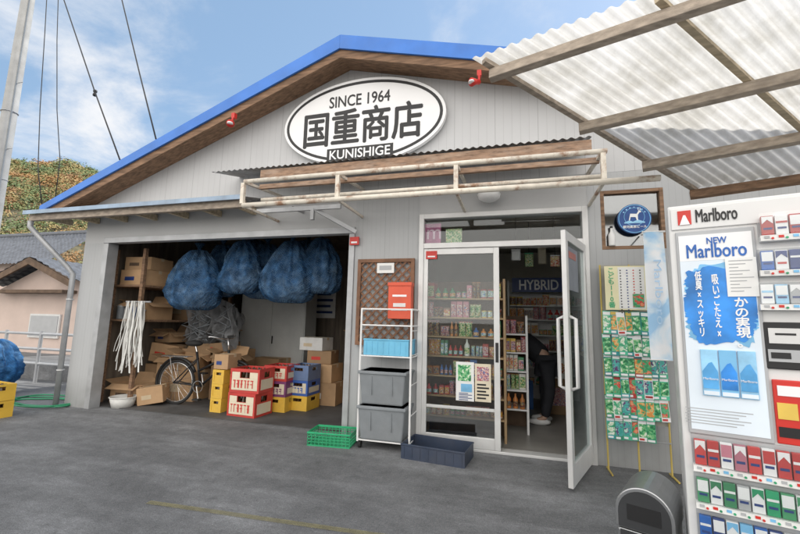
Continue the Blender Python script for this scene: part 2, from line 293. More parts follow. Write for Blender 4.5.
# ------------------------------------------------------------------ ground
m_soil = mat('rough_ground', (.2, .19, .165), .95, 0, .3, .4)
m_conc = mat('worn_concrete', (.145, .148, .152), .85, 0, .2, 1.3, .3, 90, dirt=.55, dirtcol=(.085, .086, .09))
def worn(m):
    nt = m.node_tree; N = nt.nodes; L = nt.links; b = N['Principled BSDF']; old = b.inputs['Base Color'].links[0].from_socket
    tc = N.new('ShaderNodeTexCoord')
    def layer(prev, scale, lo, hi, a, c, detail=6, vec=None):
        n = N.new('ShaderNodeTexNoise'); n.inputs['Scale'].default_value = scale; n.inputs['Detail'].default_value = detail; n.inputs['Roughness'].default_value = .65; L.new(vec or tc.outputs['Object'], n.inputs[0])
        r = N.new('ShaderNodeMapRange'); r.inputs[1].default_value = lo; r.inputs[2].default_value = hi; r.inputs[3].default_value = a; r.inputs[4].default_value = c; L.new(n.outputs[0], r.inputs[0])
        k = N.new('ShaderNodeMix'); k.data_type = 'RGBA'; k.blend_type = 'MULTIPLY'; k.inputs[0].default_value = 1; L.new(prev, k.inputs[6]); L.new(r.outputs[0], k.inputs[7]); return k.outputs[2]
    o = layer(old, 170, .35, .65, .68, 1.32, 2)
    o = layer(o, 55, .35, .65, .85, 1.15, 3)
    o = layer(o, 9, .3, .7, .82, 1.18)
    mp = N.new('ShaderNodeMapping'); mp.inputs['Scale'].default_value = (.35, 1.6, 1); mp.inputs['Rotation'].default_value = (0, 0, .25); L.new(tc.outputs['Object'], mp.inputs[0])
    o = layer(o, 1.6, .45, .62, 1.0, 1.4, 9, mp.outputs[0])
    o = layer(o, 22, .66, .72, 1.0, .65, 3)
    o = layer(o, 38, .3, .33, 1.35, 1.0, 2)
    o = layer(o, 2.6, .6, .68, 1.0, .68, 9)
    L.new(o, b.inputs['Base Color'])
worn(m_conc)
tag(MB().quad((-600, -600, -.006), (600, -600, -.006), (600, 600, -.006), (-600, 600, -.006)).build('ground', m_soil), kind='structure')
tag(MB().quad((-16, -14, 0), (9, -14, 0), (9, 8, 0), (-16, 8, 0)).build('concrete_forecourt', m_conc), kind='structure')
la_, lb_ = pixz(185, 508, 0), pixz(345, 531, 0); d_ = (lb_-la_).normalized(); n_ = Vector((-d_.y, d_.x, 0))*.025
m_line = seethrough(mat('worn_yellow_paint', (.3, .27, .13), .85, 0, .3, 12), .55)
tag(MB().quad(*[Vector((q.x, q.y, .004)) for q in (la_-n_-d_*.3, lb_-n_+d_*.8, lb_+n_+d_*.8, la_+n_-d_*.3)]).build('painted_line', m_line), kind='structure')
# ------------------------------------------------------------------ shop building
XO0 = pix(98, 310).x; XO1 = pix(352, 320).x; XD0 = pix(418, 330).x; XD1 = pix(592, 330).x; XW = XO0-.42; XE = 3.3
ZO = pix(225, 238).z; ZD = pix(500, 211).z; ZL = pix(460, 248).z; ZG = 2.86
OV = -.32
rl = pix(42, 206, OV); rp = pix(341, 37, OV); rr_ = pix(522, 50, OV)
slR = (rr_.z-rp.z)/(rr_.x-rp.x); re = Vector((3.5, OV, rp.z+slR*(3.5-rp.x))); slL = (rl.z-rp.z)/(rl.x-rp.x)
YB = 6.5
shop = thing('shop_building', 'grey single storey shop with blue gabled roof, open garage and glass entrance', 'shop', (-2, 0, 0))
def part(mb, name, m, par=None, **k): return mb.build(name, m, par or shop, world=True, **k)
def zr(x): return rp.z + (slL if x < rp.x else slR)*(x-rp.x)
FT = .165; BT = .1
g = MB().prism([(XW, ZG), (XE, ZG), (XE, max(ZG+.02, zr(XE)-.06)), (rp.x, rp.z-.06), (XW, max(ZG+.02, zr(XW)-.06))], 0, .12); part(g, 'gable_wall', m_siding)
part(MB().box(XW, XO1, .003, .12, ZO, ZG), 'garage_header', m_hdr)
part(MB().box(XW, XO0, .003, .14, 0, ZO), 'garage_pier', m_side2)
part(MB().box(XO1, XD0, .002, .14, 0, ZG), 'centre_wall', m_side2)
part(MB().box(XD0, XD1, .004, .12, ZD, ZG), 'door_header', m_hdr)
wx0, wx1, wz0, wz1 = fr(601, 189, 665, 249)
b = MB().box(XD1, wx0, .002, .14, 0, ZG); b.box(wx0, wx1, .002, .14, 0, wz0); b.box(wx0, wx1, .002, .14, wz1, ZG); b.box(wx1, XE, .002, .14, 0, ZG); part(b, 'right_wall', m_side2)
for x in (XW, XE-.12): part(MB().box(x, x+.12, .15, YB, 0, ZG), 'side_wall', m_siding)
part(MB().box(XW, XE, YB, YB+.12, 0, ZG), 'rear_wall', m_siding)
part(MB().box(XO1-.02, XO1+.03, .15, YB-.01, 0, ZG-.01), 'garage_partition', m_gin); part(MB().box(XO1+.032, XO1+.08, .15, YB-.01, 0, ZG-.01), 'partition_wall', m_in)
GY = 3.6
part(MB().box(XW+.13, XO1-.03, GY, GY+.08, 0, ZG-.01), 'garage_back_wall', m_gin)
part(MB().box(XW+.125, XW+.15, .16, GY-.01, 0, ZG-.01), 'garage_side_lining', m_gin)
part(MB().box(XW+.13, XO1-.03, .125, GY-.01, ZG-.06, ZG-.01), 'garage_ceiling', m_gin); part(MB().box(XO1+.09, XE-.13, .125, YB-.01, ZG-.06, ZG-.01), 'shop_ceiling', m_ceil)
part(MB().box(XO1+.09, XE-.13, 4.4, 4.46, 0, ZG-.07), 'shop_back_wall', m_in)
m_flr = mat('shop_floor', (.28, .27, .25), .4, 0, .15, 3)
part(MB().box(XO1+.09, XE-.13, .15, 4.39, .002, .02), 'shop_floor', m_flr)
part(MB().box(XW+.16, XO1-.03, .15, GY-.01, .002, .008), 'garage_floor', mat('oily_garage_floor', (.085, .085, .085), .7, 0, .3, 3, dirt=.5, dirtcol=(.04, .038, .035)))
b = MB()
for a, c in ((rl, rp), (rp, re)):
    b.hexa([Vector((a.x, OV, a.z-.03)), Vector((c.x, OV, c.z-.03)), Vector((c.x, YB+.3, c.z-.03)), Vector((a.x, YB+.3, a.z-.03)), Vector((a.x, OV, a.z)), Vector((c.x, OV, c.z)), Vector((c.x, YB+.3, c.z)), Vector((a.x, YB+.3, a.z))])
part(b, 'roof', m_blue)
part(MB().prism([(rl.x, rl.z-.005), (rp.x, rp.z+.012), (rp.x, rp.z-FT), (rl.x, rl.z-.10)], OV-.03, OV-.003), 'roof_fascia', m_blue)
part(MB().prism([(rp.x+.002, rp.z+.012), (re.x, re.z-.005), (re.x, re.z-FT), (rp.x+.002, rp.z-FT)], OV-.03, OV-.003), 'roof_fascia', m_blue)
for a, c in ((rl, rp), (rp, re)):
    da = .1 if a is rl else FT
    part(MB().prism([(a.x, a.z-.035), (c.x, c.z-.035), (c.x, c.z-FT-BT), (a.x, a.z-da-BT)], OV+.002, OV+.035), 'barge_board', m_wood)
    part(MB().hexa([Vector((a.x, OV+.04, a.z-da-.06)), Vector((c.x, OV+.04, c.z-FT-.06)), Vector((c.x, -.002, c.z-FT-.06)), Vector((a.x, -.002, a.z-da-.06)), Vector((a.x, OV+.04, a.z-.04)), Vector((c.x, OV+.04, c.z-.04)), Vector((c.x, -.002, c.z-.04)), Vector((a.x, -.002, a.z-.04))]), 'soffit', m_wood)
part(MB().box(XO0-.02, XO0+.07, -.02, .14, 0, ZO-.01), 'garage_jamb', m_steel, bevel=.004)
part(MB().box(XO1-.07, XO1+.0, -.02, .001, 0, ZO-.01), 'garage_jamb', m_steel, bevel=.004)
part(MB().box(XO0-.02, XO1, -.03, .001, ZO-.01, ZO+.07), 'shutter_track', m_steel, bevel=.004)
# pent eave over the garage
e0 = pix(28, 213, -.42); e1 = pix(243, 197, -.42); ez = (e0.z+e1.z)/2
pe = thing('garage_eave', 'narrow metal pent eave on a timber beam above the garage opening', 'eave', ((e0.x+e1.x)/2, -.2, ez-.15))
def corr(mb, P0, U, V, W, pitch, amp, lu, nv=1):
    nu = int(lu/pitch*6); P0 = Vector(P0); U = Vector(U); V = Vector(V); W = Vector(W)
    return mb.grid(lambda i, j: P0+U*(i*lu)+V*j+W*(amp*math.sin(2*math.pi*i*lu/pitch)), nu, nv)
b = MB(); corr(b, (e0.x, -.45, ez), (1, 0, 0), (0, .45, .1), (0, 0, 1), .09, .009, e1.x-e0.x); part(b, 'corrugated_sheet', m_cor, pe, smooth=True)
part(MB().box(e0.x+.02, e1.x, -.41, -.35, ez-.115, ez-.02), 'beam', m_woodg, pe, bevel=.004)
part(MB().box(e0.x-.02, e1.x+.02, -.475, -.455, ez-.035, ez+.02), 'drip_edge', mat('pale_blue_metal', (.3, .4, .52), .45, .1, .15, 5, dirt=.4), pe)
for i in range(7):
    x = e0.x+.25+i*(e1.x-e0.x-.4)/6; part(MB().box(x, x+.05, -.349, -.004, ez-.1, ez-.02), 'rafter', m_woodl, pe)
dp = thing('downpipe', 'grey rainwater pipe bending from the eave to the left garage corner', 'pipe', (XW-.05, -.1, 0))
part(MB().tube([(e0.x+.05, -.4, ez-.12), (e0.x+.05, -.4, ez-.2), (e0.x+.12, -.35, ez-.3), (XW-.12, -.12, ez-.75), (XW-.07, -.06, ez-.85), (XW-.07, -.06, 0)], .035, 12), 'pipe', m_steel, dp, smooth=True)
for z in (.5, 1.5): b = MB(); b.ring((XW-.07, -.06, z), (0, 0, 1), .037, .008, 16, 6); b.box(XW-.075, XW-.065, -.03, .0, z-.01, z+.01); part(b, 'clamp', m_alu, dp)
# ------------------------------------------------------------------ doors (parts of the shop)
fd = MB(); J = .055
fd.box(XD0, XD0+J, -.03, .11, 0, ZD); fd.box(XD1-J, XD1, -.03, .11, 0, ZD); fd.box(XD0+J, XD1-J, -.03, .11, ZD-J, ZD-.001); fd.box(XD0+J, XD1-J, -.028, .11, ZL, ZL+.06); fd.box(XD0+J, XD1-J, -.02, .11, 0.001, .028)
frame = part(fd, 'door_frame', m_alu, bevel=.004)
part(MB().box(XD0+J, XD1-J, .03, .036, ZL+.06, ZD-J), 'transom_glass', m_glass)
SX1 = pix(500, 350).x
sd = MB(); a0 = XD0+J; a1 = SX1
sd.box(a0, a0+.05, -.015, .02, .03, ZL-.002); sd.box(a1-.06, a1, -.015, .02, .03, ZL-.002); sd.box(a0+.05, a1-.06, -.014, .019, ZL-.07, ZL-.003); sd.box(a0+.05, a1-.06, -.014, .019, .03, .14); sd.box(a0+.05, a1-.06, -.012, .018, .40, .43)
sdo = part(sd, 'sliding_door', m_alu, bevel=.004)
part(MB().box(a0+.05, a1-.06, 0, .006, .43, ZL-.07), 'door_glass', m_glass, sdo); part(MB().box(a0+.05, a1-.06, 0, .006, .14, .40), 'door_glass', glass('lower_door_glass', (.9, .93, .93), .72, .05, .6), sdo)
part(MB().box(a1-.045, a1-.015, -.022, -.014, .9, 1.1), 'door_handle', m_blk, sdo)
r_ = fr(426, 251, 437, 259, -.02); part(MB().box(r_[0], r_[1], -.02, -.0145, r_[2], r_[3]), 'sticker', m_red, sdo); part(MB().box(r_[0]+.02, r_[1]-.02, -.0222, -.0202, r_[2]+.02, r_[2]+.035), 'white_stripe', m_sign, sdo)
for (x0, yt, x1, yb, mm) in ((456, 362, 474, 401, m_paper), (475, 364, 491, 402, m_cream), (458, 365, 471, 381, PIC[0]), (477, 367, 489, 381, GOODP[2]), (461, 384, 472, 392, m_lblu)):
    q = fr(x0, yt, x1, yb, -.002); big = mm in (m_paper, m_cream); part(MB().box(q[0], q[1], -.004 if big else -.007, -.0015 if big else -.0042, q[2], q[3]), 'notice', mm, sdo)
for i in range(5):
    q = fr(459, 393+i*1.6, 472 if i % 2 else 468, 393.7+i*1.6, -.005); part(MB().box(q[0], q[1], -.0065, -.0042, q[2], q[3]), 'printed_line', m_navy, sdo)
    q = fr(477, 384+i*3.4, 489 if i % 2 else 486, 385.6+i*3.4, -.005); part(MB().box(q[0], q[1], -.0065, -.0042, q[2], q[3]), 'printed_line', m_blk, sdo)
HE = Vector((XD1-J, -.035, 0)); FE = pixz(571, 489, .03); dv = FE-HE; dv.z = 0; LL = dv.length; Mh = Matrix.Translation(HE) @ Matrix.Rotation(math.atan2(dv.y, dv.x), 4, 'Z')
hb = MB(); Z0 = .03; Z1 = ZL-.01
hb.box(0, .06, -.02, .02, Z0, Z1, Mh); hb.box(LL-.075, LL, -.02, .02, Z0, Z1, Mh); hb.box(.06, LL-.075, -.019, .019, Z1-.08, Z1-.001, Mh); hb.box(.06, LL-.075, -.019, .019, Z0+.001, .2, Mh)
hd = part(hb, 'hinged_door', m_alu, bevel=.004)
part(MB().box(.06, LL-.075, -.003, .003, .2, Z1-.08, Mh), 'door_glass', glass('leaf_glass', (.85, .9, .9), .98, .02, .4), hd)
for sgn in (-1, 1):
    y = sgn*.07; part(MB().tube([Mh @ Vector((LL-.04, sgn*.02, .78)), Mh @ Vector((LL-.04, y, .8)), Mh @ Vector((LL-.04, y, 1.35)), Mh @ Vector((LL-.04, sgn*.02, 1.37))], .016, 10), 'door_handle', m_alu, hd, smooth=True)
m_sub = mat('faded_notice', (.2, .22, .26), .5, 0, .15, 6); m_sub2 = mat('faded_red', (.4, .14, .12), .5)
for s in (-1, 1):
    part(MB().box(LL*.4, LL-.085, s*.0035, s*.0075, 1.6, Z1-.12, Mh), 'faded_notice', m_sub, hd); part(MB().box(LL*.5, LL-.14, s*.0078, s*.0105, Z1-.22, Z1-.16, Mh), 'red_mark', m_sub2, hd)
q = fr(424, 224, 441, 245, .06); part(MB().box(q[0], q[1], .05, .054, q[2], q[3]), 'transom_poster', mat('poster_magenta', (.45, .1, .24), .4, 0, .3, 8), None)
text('m', mat('poster_letter', (.7, .5, .58), .5), shop, (q[0]+q[1])/2+.02, .0495, (q[2]+q[3])/2, w=.16, world=True)
q = fr(446, 229, 462, 245, .06); part(MB().box(q[0], q[1], .05, .054, q[2], q[3]), 'transom_poster', GOODP[1])
# right window parts
b = MB(); t = .035
b.box(wx0, wx0+t, .0, .1, wz0, wz1); b.box(wx1-t, wx1, .0, .1, wz0, wz1); b.box(wx0+t, wx1-t, .001, .1, wz1-t, wz1-.001); b.box(wx0+t, wx1-t, .001, .1, wz0+.001, wz0+t)
wn = part(b, 'window', m_wood, bevel=.003); part(MB().box(wx0+t, wx1-t, .04, .046, wz0+t, wz1-t), 'pane', glass('dusty_glass', (.75, .79, .8), .8, .08), wn)
# ------------------------------------------------------------------ oval sign
ex = (pix(446, 118, -.09).x-pix(285, 124, -.09).x)/2; ezz = (pix(365, 78, -.09).z-pix(365, 163, -.09).z)/2; cx = (pix(446, 118, -.09).x+pix(285, 124, -.09).x)/2; cz = (pix(365, 78, -.09).z+pix(365, 163, -.09).z)/2
sg = thing('shop_sign', 'white oval shop sign with black rim and black lettering on the gable', 'sign', (cx, -.06, cz-ezz))
def ell(k, n=72): return [(cx+ex*k*math.cos(2*math.pi*i/n), cz+ezz*k*math.sin(2*math.pi*i/n)) for i in range(n)]
part(MB().prism(ell(1), -.09, -.03), 'sign_board', m_sign, sg)
b = MB(); o_ = [(cx+(ex-.035)*math.cos(2*math.pi*i/72), cz+(ezz-.035)*math.sin(2*math.pi*i/72)) for i in range(72)]; i_ = [(cx+(ex-.07)*math.cos(2*math.pi*i/72), cz+(ezz-.07)*math.sin(2*math.pi*i/72)) for i in range(72)]
for k in range(72):
    k2 = (k+1) % 72; b.hexa([Vector((o_[k][0], -.093, o_[k][1])), Vector((o_[k2][0], -.093, o_[k2][1])), Vector((i_[k2][0], -.093, i_[k2][1])), Vector((i_[k][0], -.093, i_[k][1]))]+[Vector((o_[k][0], -.0905, o_[k][1])), Vector((o_[k2][0], -.0905, o_[k2][1])), Vector((i_[k2][0], -.0905, i_[k2][1])), Vector((i_[k][0], -.0905, i_[k][1]))])
part(b, 'rim_line', m_blk, sg)
for x in (-.6, .6): part(MB().box(cx+x-.03, cx+x+.03, -.03, .0, cz-.05, cz+.05), 'mounting_bracket', m_steel, sg)
def st(s, x0, yt, x1, yb, m=m_blk, y=-.092, **k):
    q = fr(x0, yt, x1, yb, -.09); return text(s, m, sg, (q[0]+q[1])/2, y, (q[2]+q[3])/2, w=q[1]-q[0], h=q[3]-q[2], world=True, **k)
st('SINCE 1964', 330, 93.5, 390, 104.5, fat=.0025); st('国重商店', 305, 107, 422, 142, fat=.009)
q = fr(327, 146, 393, 160, -.09); part(MB().box(q[0], q[1], -.0925, -.0905, q[2]-.01, q[3]), 'name_band', m_blk, sg); st('KUNISHIGE', 330, 148, 390, 157, m_sign, -.094, fat=.002)
# ------------------------------------------------------------------ awning over entrance
AY = -.5
k0 = pix(212, 170, AY); k1 = pix(592, 139, AY); az = (k0.z+k1.z)/2
aw = thing('entrance_awning', 'old corrugated awning with rusty pipe frame projecting over the entrance', 'awning', ((k0.x+k1.x)/2, -.3, az-.35))
b = MB(); corr(b, (k0.x, AY, az), (1, 0, 0), (0, .5, .12), (0, 0, 1), .076, .009, k1.x-k0.x); part(b, 'corrugated_sheet', m_cor, aw, smooth=True)
f0 = pix(245, 190, -.7)
part(MB().box(f0.x+.02, k1.x, AY+.02, AY+.07, az-.13, az-.02), 'beam', m_rustw, aw, bevel=.004)
part(MB().box(f0.x+.3, k1.x-.05, AY+.1, AY+.15, az-.07, az+.0), 'beam', m_woodl, aw, bevel=.004)
PY = -.72; zu = (pix(245, 181, PY).z+pix(600, 152, PY).z)/2; zl = (pix(245, 206, PY).z+pix(600, 181, PY).z)/2; xr = pix(660, 178, PY).x; xu = pix(607, 152, PY).x; x0 = pix(244, 190, PY).x
part(MB().tube([(x0, PY, zu), (xu, PY, zu)], .024, 10), 'front_rail', m_rust, aw, smooth=True); part(MB().tube([(x0, PY, zl), (xr, PY, zl)], .028, 10), 'front_rail', m_rust, aw, smooth=True)
part(MB().tube([(x0+.15, PY+.12, zl+.09), (xu, PY+.12, zl+.09)], .022, 10), 'roller_tube', m_rust, aw, smooth=True)
part(MB().box(x0+.05, xu-.02, PY+.2, PY+.24, zu-.02, zu+.03), 'beam', m_rustw, aw)
for px_ in (244, 338, 456, 604):
    x = pix(px_, 180, PY).x; part(MB().box(x-.02, x+.02, PY-.02, PY+.02, zl+.02, zu-.02), 'upright', m_rust, aw)
    part(MB().bar((x, PY+.03, zu), (x, -.004, zu+.06), .03, .03), 'arm', m_rust, aw); part(MB().bar((x, PY+.03, zl), (x, -.004, zl), .025, .025), 'arm', m_rust, aw)
b0 = pix(313, 208, -.3); b1 = pix(356, 232, -.1)
br = thing('folding_bracket', 'grey steel folding arm bracket hanging under the awning beside the garage', 'bracket', b0)
part(MB().bar(b0, b1, .03, .045), 'arm', m_steel, br); part(MB().bar((b0.x-.75, -.3, b0.z+.0), (b0.x+.35, -.3, b0.z+.0), .03, .05), 'rail', m_steel, br); part(MB().bar((b0.x, -.3, b0.z), (b0.x, -.3, b0.z-.14), .04, .04, (1, 0, 0)), 'hanger', m_steel, br)
part(MB().bar((b0.x-.3, -.29, b0.z+.03), (b0.x-.3, -.003, b0.z+.05), .03, .03), 'wall_arm', m_steel, br)
q = pix(489, 199, -.15); lp = thing('dome_lamp', 'white round dome lamp under the awning above the doors', 'lamp', q)
MB().lathe([(.03, .1), (.1, .085), (.12, .05), (.11, .01), (.07, -.02), (.01, -.032)], n=28).build('lamp_shade', m_wht, lp, smooth=True); MB().box(-.04, .04, .0, .15, .06, .11).build('wall_mount', m_steel, lp)
def spot(px_, py_, y, flip, label, k=1.0):
    p = pix(px_, py_, y); t = thing('spotlight', label, 'lamp', p, 0, None); s = -1 if flip else 1; t.scale = (k, k, k)
    MB().tube([(0, 0, 0), (s*.035, -.05, -.02), (s*.075, -.1, -.05)], [.028, .032, .05], 14).build('lamp_shade', m_red, t, smooth=True)
    MB().lathe([(.0, 0), (.038, .0), (.034, .02), (.01, .025)], (s*.075, -.107, -.06), 14).build('bulb', m_wht, t, smooth=True)
    MB().tube([(0, 0, .0), (0, .02, .07), (0, .04, .14)], .013, 8).build('stem', m_red, t); MB().box(-.025, .025, .02, .07, .1, .17).build('clamp', m_red, t)
spot(231, 124, -.42, False, 'red clamp spotlight under the left slope of the gable', .95); spot(479, 82, -.38, True, 'red clamp spotlight under the right slope of the gable', .9)
# ------------------------------------------------------------------ translucent carport roof at right
A = pix(490, 76, -1.94); B = pix(690, 195, -.435); ab = B-A; dd = Vector((.966, -.259, .036)).normalized(); nn = ab.cross(dd).normalized()
if nn.z < 0: nn = -nn
m_trans = bpy.data.materials.new('translucent_sheet'); m_trans.use_nodes = True; nt = m_trans.node_tree; N = nt.nodes; L = nt.links; pb = N['Principled BSDF']
pb.inputs['Roughness'].default_value = .5
tr = N.new('ShaderNodeBsdfTranslucent'); ms = N.new('ShaderNodeMixShader'); ms.inputs[0].default_value = .72
tcn = N.new('ShaderNodeTexCoord'); nz = N.new('ShaderNodeTexNoise'); nz.inputs['Scale'].default_value = 2.2; nz.inputs['Detail'].default_value = 9; nz.inputs['Roughness'].default_value = .7; L.new(tcn.outputs['Object'], nz.inputs[0])
cr = N.new('ShaderNodeValToRGB'); cr.color_ramp.elements[0].position = .3; cr.color_ramp.elements[0].color = (.42, .4, .35, 1); cr.color_ramp.elements[1].position = .6; cr.color_ramp.elements[1].color = (.69, .68, .66, 1); L.new(nz.outputs[0], cr.inputs[0])
L.new(cr.outputs[0], pb.inputs['Base Color']); L.new(cr.outputs[0], tr.inputs[0]); L.new(pb.outputs[0], ms.inputs[1]); L.new(tr.outputs[0], ms.inputs[2]); L.new(ms.outputs[0], N['Material Output'].inputs[0])
can = thing('carport_canopy', 'translucent corrugated carport roof on timber beams above the vending machine', 'canopy', A)
TL = 3.6
b = MB(); corr(b, A-ab*.05-dd*.03+nn*.09, dd, ab*1.08, nn, .076, .014, TL, 6); part(b, 'corrugated_sheet', m_trans, can, smooth=True)
for s_ in (0, .37, .70, 1.0): part(MB().bar(A+ab*s_+dd*.0, A+ab*s_+dd*TL, .05, .075, nn), 'beam', m_woodg if s_ < 1 else m_wood, can, bevel=.004)
for t_ in (.03, .95, 1.9, 2.8): part(MB().bar(A-ab*.04+dd*t_+nn*.058, A+ab*1.02+dd*t_+nn*.058, .035, .035, nn), 'batten', m_woodl if t_ > .5 else m_woodg, can)
pp = A+ab*1.0+dd*2.2; part(MB().tube([(pp.x, pp.y, 0), (pp.x, pp.y, pp.z-.03)], .03, 10), 'post', m_steel, can)
pp = A+dd*3.3; part(MB().tube([(pp.x, pp.y, 0), (pp.x, pp.y, pp.z-.03)], .03, 10), 'post', m_steel, can)
# ------------------------------------------------------------------ vending machine
VA = rad(-17); O = Vector((.715, -2.25, 0)); e2 = Vector((math.sin(rad(17)), math.cos(rad(17)), 0)); e1 = Vector((math.cos(rad(17)), -math.sin(rad(17)), 0))
def vm(px, py):
    r = ray(px, py); p = CAM+r*((O-CAM).dot(e2)/r.dot(e2)); return (p-O).dot(e1), p.z
def vr(x0, yt, x1, yb):
    s0, zt = vm(x0, yt); _, zb = vm(x0, yb); s1, _ = vm(x1, (yt+yb)/2); return s0, s1, zb, zt
VT = vm(667, 207)[1]; SL = vm(676, 340)[0]; VW = 1.25
m_vm = mat('machine_white', (.74, .74, .73), .35, 0, .03, 3, dirt=.08, dirtcol=(.45, .43, .4)); m_vmg = mat('machine_grey', (.42, .43, .44), .4, 0, .06)
ve = thing('vending_machine', 'white cigarette vending machine with blue poster and rows of packs', 'vending machine', O, VA)
MB().box(SL, SL+VW, .03, .62, .04, VT-.01).build('cabinet', m_vm, ve, bevel=.008)
for x in (SL+.08, SL+VW-.08):
    for y in (.1, .55): MB().tube([(x, y, 0), (x, y, .045)], .025, 10).build('foot', m_blk, ve)
MB().box(SL, SL+VW, .0, .028, .08, VT).build('front_door', m_vm, ve, bevel=.008)
def vbox(rc, y0, y1, name, m, **k): return MB().box(rc[0], rc[1], y0, y1, rc[2], rc[3]).build(name, m, ve, **k)
vbox(vr(670, 210, 830, 231), -.008, -.001, 'header_panel', m_vm, bevel=.003)
q = vr(677, 212, 691, 226); vbox(q, -.011, -.0085, 'red_logo', m_red)
xm = (q[0]+q[1])/2; MB().prism([(q[0]+.006, q[2]), (q[1]-.006, q[2]), (xm+.004, q[3]-.022), (xm-.004, q[3]-.022)], -.013, -.0112).build('logo_roof', m_sign, ve)
def vt(s, x0, yt, x1, yb, m, y, **k):
    q = vr(x0, yt, x1, yb); return text(s, m, ve, (q[0]+q[1])/2, y, (q[2]+q[3])/2, w=q[1]-q[0], h=q[3]-q[2], **k)
vt('Marlboro', 695, 210.5, 737, 223, m_blk, -.0095, fat=.001)
pf = vr(675, 233, 764, 430); vbox(pf, -.012, -.001, 'poster_frame', m_vmg, bevel=.004)
po = vr(678, 237, 760, 426); vbox(po, -.0145, -.0125, 'poster', m_psheet)
q = vr(678, 237, 760, 262); vbox((po[0], po[1], q[2], po[3]), -.0153, -.0147, 'poster_top', m_sign)
def blotch(cx_, cz_, rx, rz, seed, m, y, amp=.22, name='blue_print'):
    poly = []; n = 220
    for i in range(n):
        a = 2*math.pi*i/n; d = Vector((math.cos(a), math.sin(a), 0)); k = 1+amp*noise.noise(d*2.0+Vector((0, 0, seed)))+.12*noise.noise(d*7+Vector((0, 0, seed)))
        rag = .16*noise.noise(Vector((math.sin(a)*26, seed, 0)))*abs(math.cos(a))      # brushed, streaky ends left and right
        x = cx_+rx*(abs(math.cos(a))**.6)*math.copysign(1, math.cos(a))*(k+rag); z = cz_+rz*(abs(math.sin(a))**.75)*math.copysign(1, math.sin(a))*k
        poly.append((min(po[1]-.004, max(po[0]+.004, x)), z))
    MB().prism(poly, y-.0012, y).build(name, m, ve)
q = vr(681, 268, 757, 342); blotch((q[0]+q[1])/2, (q[2]+q[3])/2, (q[1]-q[0])*.52, (q[3]-q[2])*.5, 3.3, m_lblu, -.0147); blotch((q[0]+q[1])/2, (q[2]+q[3])/2, (q[1]-q[0])*.5, (q[3]-q[2])*.48, 8.1, m_sky, -.0161, .16)
vt('NEW', 706, 238.5, 726, 244.5, m_blu, -.0158, fat=.0008); vt('Marlboro', 686, 246, 746, 259, m_blu, -.0158, fat=.0012)
vt(vert('かの実現。'), 733, 298, 749, 347, m_sign, -.0178, fat=.0012, ls=.92); vt(vert('吸いごたえ×'), 711, 275, 720, 336, m_sign, -.0178, fat=.0008, ls=.92); vt(vert('低臭×スッキリ'), 694, 272, 703, 336, m_sign, -.0178, fat=.0008, ls=.92)
qa = vr(699, 349, 757, 394); pw_ = (qa[1]-qa[0])/3
for i in range(3):
    q = (qa[0]+i*pw_+.002, qa[0]+(i+1)*pw_-.002, qa[2], qa[3]); vbox(q, -.024, -.0148, 'pictured_pack', [m_pale, m_lblu, m_pale][i], bevel=.002)
    zm = (q[2]+q[3])/2; MB().prism([(q[0]+.003, q[2]+.03), (q[1]-.003, q[2]+.03), (q[1]-.003, zm+.005), ((q[0]+q[1])/2+.008, zm+.045), ((q[0]+q[1])/2-.003, zm+.04), (q[0]+.003, zm+.005)], -.0258, -.0245).build('pack_peak', [m_mblu, m_sky, m_mblu][i], ve); text('Marlboro', m_sign, ve, (q[0]+q[1])/2, -.0268, zm-.025, w=(q[1]-q[0])*.86)
    MB().box(q[0]+.003, q[1]-.003, -.0258, -.0245, q[2]+.004, q[2]+.02).build('pack_foot', m_psheet, ve)
for i in range(6): q = vr(685+(i % 2), 406+i*2.8, 752-(i*7) % 19, 406.8+i*2.8); vbox(q, -.0156, -.0148, 'printed_line', m_vmg)
q = vr(724, 259, 757, 297); MB().box(q[0], q[1], -.021, -.0185, q[2], q[3]).build('paper_note', m_paper, ve)
for i in range(10): z = q[3]-.014-i*.0145; MB().box(q[0]+.012, q[1]-.012-(i*7 % 5)*.012, -.0222, -.0212, z, z+.0035).build('printed_line', m_vmg, ve)
m_strip = mat('price_strip', (.8, .8, .78), .4)
packno = [0]; PW = .039
def pack(x, z, h, c1, c2):
    packno[0] += 1; k = packno[0]; w_ = PW
    MB().box(x, x+w_, -.032, -.012, z, z+h).build('cigarette_pack', c1, ve, bevel=.0015)
    if k % 3 == 0: MB().box(x+.002, x+w_-.002, -.0335, -.0325, z+h*.45, z+h*.93).build('pack_label', c2, ve)
    elif k % 3 == 1: MB().prism([(x+.002, z+h*.96), (x+w_-.002, z+h*.96), (x+w_-.002, z+h*.58), (x+w_/2, z+h*.8), (x+.002, z+h*.58)], -.0335, -.0325).build('pack_label', c2, ve)
    else: MB().box(x+.002, x+w_-.002, -.0335, -.0325, z+h*.58, z+h*.68).build('pack_label', c2, ve)
    MB().box(x+.006, x+w_-.006, -.0335, -.0325, z+h*.28, z+h*.38).build('pack_brand_band', m_navy if c2 is not m_navy else m_red, ve)
